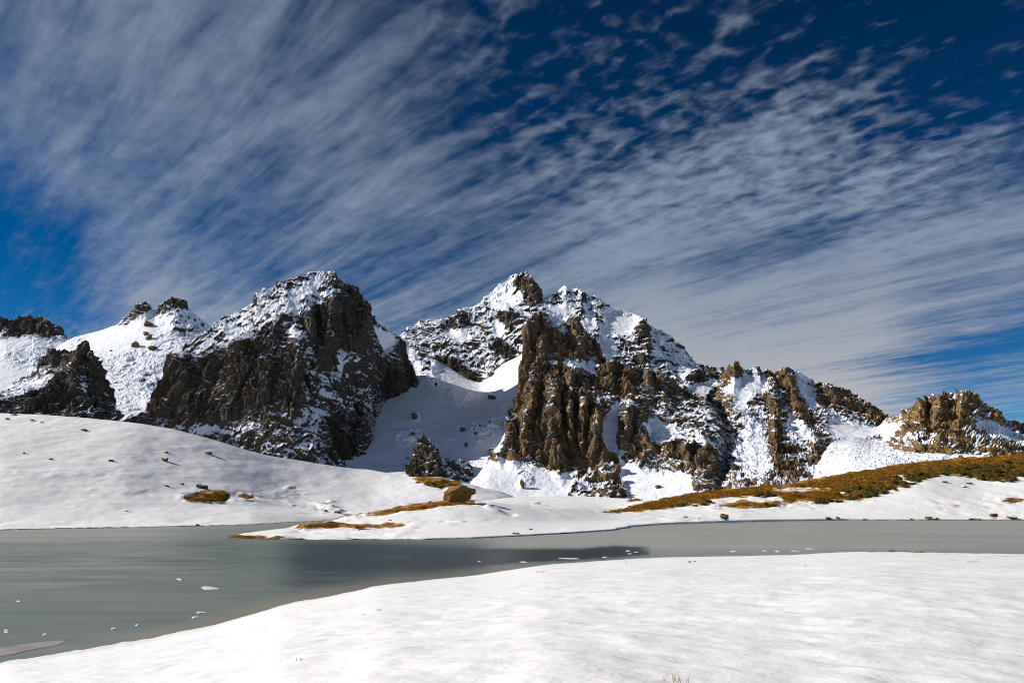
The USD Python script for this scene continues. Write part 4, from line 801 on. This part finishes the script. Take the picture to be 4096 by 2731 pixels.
TREE_HIGH = cKDTree(np.concatenate([q[0] for q in HIGH])); PTS_HIGH = np.concatenate([q[1] for q in HIGH])
def surface_high(u, v):
    dist, idx = TREE_HIGH.query([u, v], k=24)
    c = PTS_HIGH[idx]; c = c[dist < dist[0] + 6]
    return c[c[:, 1].argmin()]
for i, (u, v, w, hh, mat, label) in enumerate([
    (598,1297,42,24,'dark_stone','dark crag in the snow below the twin rocky tops of the distant peak'), (585,1333,28,14,'brown_stone','small crag second below the twin rocky tops'), (596,1350,30,20,'brown_stone','small brown crag third below the twin rocky tops'),
    (542,1382,34,24,'brown_stone','brown boulder alone on the snow slope of the twin topped peak'), (609,1394,38,16,'dark_stone','lowest crag right of the lone boulder on the twin topped peak'), (446,1398,14,6,'dark_stone','tiny stone on the smooth slope left of the lone boulder'),
    (1661,1668,26,26,'dark_stone','dark crag in the middle of the blue shaded bowl'), (1848,1718,26,18,'dark_stone','dark boulder right of centre in the blue shaded bowl'), (1902,1730,22,12,'dark_stone','dark boulder near the right edge of the blue shaded bowl'),
    (1656,1732,20,12,'dark_stone','dark stone straight below the crag in the blue bowl'), (1966,1590,36,18,'dark_stone','low crag just below the sunlit patch of the bowl'), (1625,1830,16,8,'dark_stone','stone left of the rock rib at the bowl bottom'),
    (2092,1948,20,34,'brown_stone','upright stone on the talus below the brown pillars'), (1860,1782,16,20,'dark_stone','small dark pinnacle at the left foot of the brown buttress'), (2630,1945,26,12,'brown_stone','stone on the snow fan right of the dark scree cone'), (2470,1870,26,16,'brown_stone','rock on the crest of the dark scree cone')]):
    boulder(u, v, w, hh, label, mat, seed=300 + i, name='rock', sink=.3, at=surface_high)

# ice floes frozen into the lake
def floe(u, v, w, hgt, label, mat='floe', seed=0, group=None, poly=None):
    r = np.random.default_rng(seed)
    if poly is None:
        t = np.linspace(0, 2 * np.pi, 22, endpoint=False)
        rad = 1 + .22 * np.sin(2 * t + r.uniform(0, 6)) + .15 * np.sin(3 * t + r.uniform(0, 6)) + r.uniform(-.08, .08, 22)
        poly = np.stack([u + w * .45 * rad * np.cos(t), v - hgt / 2 * rad * np.sin(t)], 1)
    poly = np.asarray(poly, float)
    q = on_level(poly[:, 0], poly[:, 1]); c = q.mean(0); c[2] = 0
    k = len(q); top = q - c; inner = top * .92; inner[:, 2] = .03; rim = top.copy(); rim[:, 2] = .012; bot = top.copy(); bot[:, 2] = -.02
    vv = np.concatenate([[[0, 0, .034]], inner, rim, bot]); f = []
    for i in range(k):
        j = (i + 1) % k
        f += [(0, 1 + i, 1 + j), (1 + i, 1 + k + i, 1 + k + j), (1 + i, 1 + k + j, 1 + j), (1 + k + i, 1 + 2 * k + i, 1 + 2 * k + j), (1 + k + i, 1 + 2 * k + j, 1 + k + j)]
    f = np.array(f)
    if np.cross(vv[f[0][1]] - vv[f[0][0]], vv[f[0][2]] - vv[f[0][0]])[2] < 0:
        f = f[:, ::-1]
    m = usdkit.mesh(stage, path_for('ice_floe'), (vv, f), M[mat], smooth=30)
    m.AddTranslateOp().Set(Gf.Vec3d(*map(float, c)))
    tag(m, label, 'ice floe', group)
for i, (u, v, w, hh, label) in enumerate([
    (838,2352,82,11,'largest white oval ice floe alone on the grey lake'), (718,2316,24,6,'small white floe up and left of the largest oval floe'), (805,2449,38,6,'white floe by the shallow rim below the largest oval floe'),
    (780,2468,26,5,'small white floe closest to the near bank below the oval floe'), (455,2514,22,5,'small white floe right of the white shelf at lower left'), (548,2499,16,4,'tiny white floe right of the lower left group'),
    (75,2404,18,4,'tiny white floe alone near the left edge of the lake'), (25,2520,20,4,'white fleck at the left edge of the lake above the shelf'), (28,2528,22,4,'white fleck second at the left edge above the shelf'), (180,2537,22,4,'white fleck right of the pair above the shelf'),
    (2513,2203,24,4,'left white floe in the corner of the dark ice'), (2545,2208,18,3,'right white floe in the corner of the dark ice'), (2520,2214,16,3,'lower white floe in the corner of the dark ice'),
    (2933,2204,32,5,'bright floe left in the row near the right bank'), (3060,2203,28,3,'second floe in the row near the right bank'), (3110,2204,26,4,'third floe in the row near the right bank'), (3180,2203,38,3,'fourth floe in the row near the right bank'), (3240,2195,48,3,'thin floe farthest out in the row near the right bank'),
    (2095,2247,28,4,'floe at the lower edge of the dark ice'), (2280,2233,80,5,'long thin white floe along the dark ice by the near bank'), (1917,2245,12,3,'tiny floe left of the dark ice'), (2420,2228,26,3,'thin floe beside the brink right of the long floe')]):
    floe(u, v, w, hh, label, seed=i)
floe(0, 0, 0, 0, 'broad pale ice shelf along the bank at the lower left', 'thin_floe', 60, None, [(-60,2612),(0,2592),(80,2578),(180,2566),(250,2560),(262,2566),(230,2580),(120,2600),(40,2618),(-60,2636)])

# ------------------------------------------------------------------ grass, shrubs, tufts
def tuft_mesh(n, height, spread, r, lean=.6, wid=.03):
    v, f = [], []
    for i in range(n):
        a = r.uniform(0, 2 * np.pi); o = np.array([np.cos(a), np.sin(a), 0]) * spread * r.uniform(0, 1) ** .7
        b = r.uniform(0, 2 * np.pi); d = np.array([np.cos(b), np.sin(b), 0]) * lean * r.uniform(.2, 1)
        h_ = height * r.uniform(.5, 1); side = np.array([-np.sin(b), np.cos(b), 0]) * wid
        k = len(v)
        mid = o + d * h_ * .4 + np.array([0, 0, h_ * .65]); tip = o + d * h_ + np.array([0, 0, h_ * (1 - .3 * lean)])
        v += [o - side, o + side, mid - side * .7, mid + side * .7, tip]
        f += [(k, k + 1, k + 3), (k, k + 3, k + 2), (k + 2, k + 3, k + 4)]
    return np.array(v), np.array(f)
def tuft(u, v, n, hpx, wpx, label, mat, seed, name='grass_tuft', cat='grass tuft', lean=.6, group=None, wid=.12):
    c = surface(u, v); k = c[1] / F
    vv, ff = tuft_mesh(n, hpx * k, wpx * k / 2, np.random.default_rng(seed), lean, max(.0035, wid * k * 4))
    path = path_for(name); m = UsdGeom.Xform.Define(stage, path)
    m.AddTranslateOp().Set(Gf.Vec3d(*map(float, c)))
    tag(usdkit.mesh(stage, path_for('blades', path), (vv - [0, 0, .02], ff), M[mat]), kind='stuff')
    tag(m, label, cat, group)
for i, (u, v, n, hh, w, label, mat) in enumerate([
    (1515,2440,26,16,20,'dry tuft with one tall stalk poking through the near snow','twig'), (1461,2457,16,9,22,'low dry tuft just left of the tall stalked tuft','twig'),
    (2166,2285,40,7,44,'flat brown tuft on the near bank below the dark ice','twig'), (143,2652,40,9,46,'brown green tuft on the near bank at the lower left','straw'),
    (2700,2724,26,40,110,'sparse pale stalks at the bottom edge right of centre','straw'), (1060,2514,12,16,40,'thin reddish stalks on the near bank left of centre','twig'), (1265,2565,10,12,50,'faint stalks in the snow right of the thin reddish ones','twig'), (1205,2640,8,20,40,'few thin stalks lower on the near bank','twig'),
    (3891,2246,36,9,46,'largest orange tuft on the near bank at right','grass'), (3912,2233,26,8,24,'orange tuft just above the largest one at right','grass'), (4022,2227,30,8,26,'orange tuft near the right edge of the near bank','grass'), (3950,2226,14,4,20,'small orange tuft between the two bigger ones','grass'), (4068,2224,14,4,22,'small orange tuft closest to the right edge','grass'), (3812,2242,10,4,14,'small orange tuft farthest left of the orange group','grass'),
    (3484,2208,50,9,40,'leftmost green tuft on the brink of the near bank','green_grass'), (3564,2207,70,16,30,'tallest green tuft on the brink of the near bank','green_grass'), (3618,2207,70,10,56,'wide green tuft on the brink right of the tallest','green_grass'), (3688,2206,50,13,24,'green tuft with a spiky top on the brink','green_grass'), (3660,2207,40,8,30,'low green tuft left of the spiky one','green_grass'), (3785,2209,30,6,30,'faint green tuft farther right on the brink','green_grass'), (3905,2211,44,8,34,'green tuft rightmost on the brink','green_grass')]):
    tuft(u, v, n, hh, w, label, mat, 200 + i)
for i, (u, v, w, label) in enumerate([(440,2112,70,'dark reedy tuft on the far left shore, the wide one'), (500,2111,40,'dark reedy tuft on the far left shore right of the wide one'), (150,2120,120,'pale reeds along the far left shore at the left edge'), (250,2118,90,'pale reeds along the far left shore before the dark reeds'), (355,2114,24,'short dark reeds between the two reed groups')]):
    tuft(u, v, 60, 9, w, label, 'green_grass' if 'dark' in label else 'straw', 260 + i, name='reeds', cat='reeds', lean=.3)

def scatter(mask, want, lo, rg, box):
    out = []
    while len(out) < want:
        u = rg.uniform(box[0], box[1], 4000); v = rg.uniform(box[2], box[3], 4000)
        ok = sample(mask, u, v) > lo
        out += list(zip(u[ok], v[ok]))
    return out[:want]
# the grass of the slopes: tens of thousands of blades that nobody could count
rg = np.random.default_rng(21)
gv, gf, nv = [], [], 0
PROTO = [tuft_mesh(5, 1, .5, rg, .9, .10) for _ in range(12)]
big = scatter(GRASS, 15000, .7, rg, (2400, 4120, 1795, 2050)) + scatter(GRASS, 3500, .7, rg, (700, 2300, 1895, 2165))
d_, idx = TREE.query(np.array(big), k=6)
for (u, v), ids in zip(big, idx):
    c = PTS[ids]; c = c[c[:, 1].argmin()]
    sz = rg.uniform(.3, .95) * (1 if u > 2400 else .5)
    vv, ff = PROTO[rg.integers(12)]
    gv.append(vv * sz * np.array([1.3, 1.3, 1]) + c + np.array([rg.uniform(-.4, .4), rg.uniform(-.4, .4), -.03])); gf.append(ff + nv); nv += len(vv)
m = usdkit.mesh(stage, path_for('grass'), (np.concatenate(gv), np.concatenate(gf)), M['grass'])
tag(m, 'orange brown autumn grass on the right hill and the peninsula', 'grass', kind='stuff')

# juniper shrubs
def shrub_mesh(sd):
    r = np.random.default_rng(sd); v, f = [], []
    lobes = [(r.uniform(-.6, .6), r.uniform(-.5, .5), r.uniform(.1, .4), r.uniform(.35, .6)) for _ in range(7)]
    for i in range(420):
        lx, ly, lz, lr = lobes[r.integers(7)]
        d = r.normal(size=3); d[2] = abs(d[2]) * .9; d /= np.linalg.norm(d)
        c = np.array([lx, ly, lz]) + d * lr * r.uniform(.75, 1.05)
        a = r.normal(size=3); a /= np.linalg.norm(a); b = np.cross(d, a); b /= np.linalg.norm(b) + 1e-6; a = np.cross(b, d) + d * r.uniform(-.2, .9)
        s_ = r.uniform(.10, .2); k = len(v)
        v += [c - b * s_ * .6, c + b * s_ * .6, c + a * s_ * 1.3]; f.append((k, k + 1, k + 2))
    core = trimesh.creation.icosphere(2)
    for lx, ly, lz, lr in lobes:
        k = len(v); v += list(core.vertices * lr * .82 + [lx, ly, lz * .8]); f += list(core.faces + k)
    return np.array(v), np.array(f)
PROTOS = []
def shrub(u, v, wpx, hk, label, group, kind_):
    c = surface(u, v); k = c[1] / F; w = wpx * k / 2
    path = path_for('juniper_shrub'); x = UsdGeom.Xform.Define(stage, path)
    if PROTOS and kind_ < len(PROTOS):
        x.GetPrim().GetReferences().AddInternalReference(PROTOS[kind_]); x.GetPrim().SetInstanceable(True)
    else:
        PROTOS.append(x.GetPath()); tag(usdkit.mesh(stage, path_for('foliage', path), shrub_mesh(900 + len(PROTOS)), M['shrub']), kind='stuff')
    ops = x.GetOrderedXformOps() or [x.AddTranslateOp(), x.AddRotateZOp(), x.AddScaleOp()]
    for op, val in zip(ops, (Gf.Vec3d(*map(float, c - [0, 0, .1 * w])), float(rng.uniform(0, 360)), Gf.Vec3f(w, w, w * hk))):
        op.Set(val)
    tag(x, label, 'shrub', group)
SHRUBS = paint(0.0, [(1.0, 3, q) for q in [
    [(3480,1915),(3560,1890),(3650,1872),(3740,1868),(3900,1858),(4000,1850),(4120,1830),(4120,1895),(4060,1902),(4065,1922),(4000,1926),(3900,1910),(3800,1893),(3740,1900),(3690,1925),(3640,1940),(3560,1960),(3520,1950)],
    [(3300,1970),(3420,1945),(3520,1930),(3640,1925),(3600,1955),(3540,1970),(3480,1985),(3420,1998),(3340,1998)], [(3240,1995),(3300,1992),(3370,1998),(3360,2006),(3270,2012)], [(3030,2010),(3130,2008),(3140,2018),(3040,2028)], [(2960,1970),(3060,1960),(3120,1978),(3040,1990)],
    [(2790,2005),(2850,2000),(2860,2016),(2800,2012)], [(2700,2020),(2790,2010),(2790,2022),(2710,2030)]]])
for i, (u, v) in enumerate(sorted(scatter(SHRUBS, 225, .5, rg, (2690, 4120, 1825, 2035)), key=lambda q: q[1])):
    what = ('thicket above the snow bank at the far right', 'thicket at the lower edge of the orange slope, mid hill', 'scattered clumps at the low left end of the orange slope')[0 if u > 3560 else 1 if u > 3220 else 2]
    shrub(u, v + 5, rg.uniform(18, 40), rg.uniform(.6, 1.0), 'juniper shrub in the ' + what, 'juniper shrubs, ' + what, i % 6)
GP = paint(0.0, [(1.0, 2, [(740,1992),(830,1985),(905,1985),(900,2010),(840,2013),(745,2004)]), (1.0, 2, [(1660,1925),(1780,1925),(1840,1935),(1760,1950),(1700,1938)])])
for i, (u, v) in enumerate(scatter(GP, 16, .5, rg, (730, 910, 1975, 2016))):
    shrub(u, v + 3, rg.uniform(14, 28), .5, 'low green shrub in the grass patch on the left hill', 'low shrubs in the grass patch on the left hill', i % 6)
for i, (u, v) in enumerate(scatter(GP, 16, .5, rg, (1650, 1850, 1915, 1955))):
    shrub(u, v + 3, rg.uniform(14, 26), .45, 'low green shrub on the knoll behind the rust boulder', 'low shrubs on the knoll behind the boulder', i % 6)
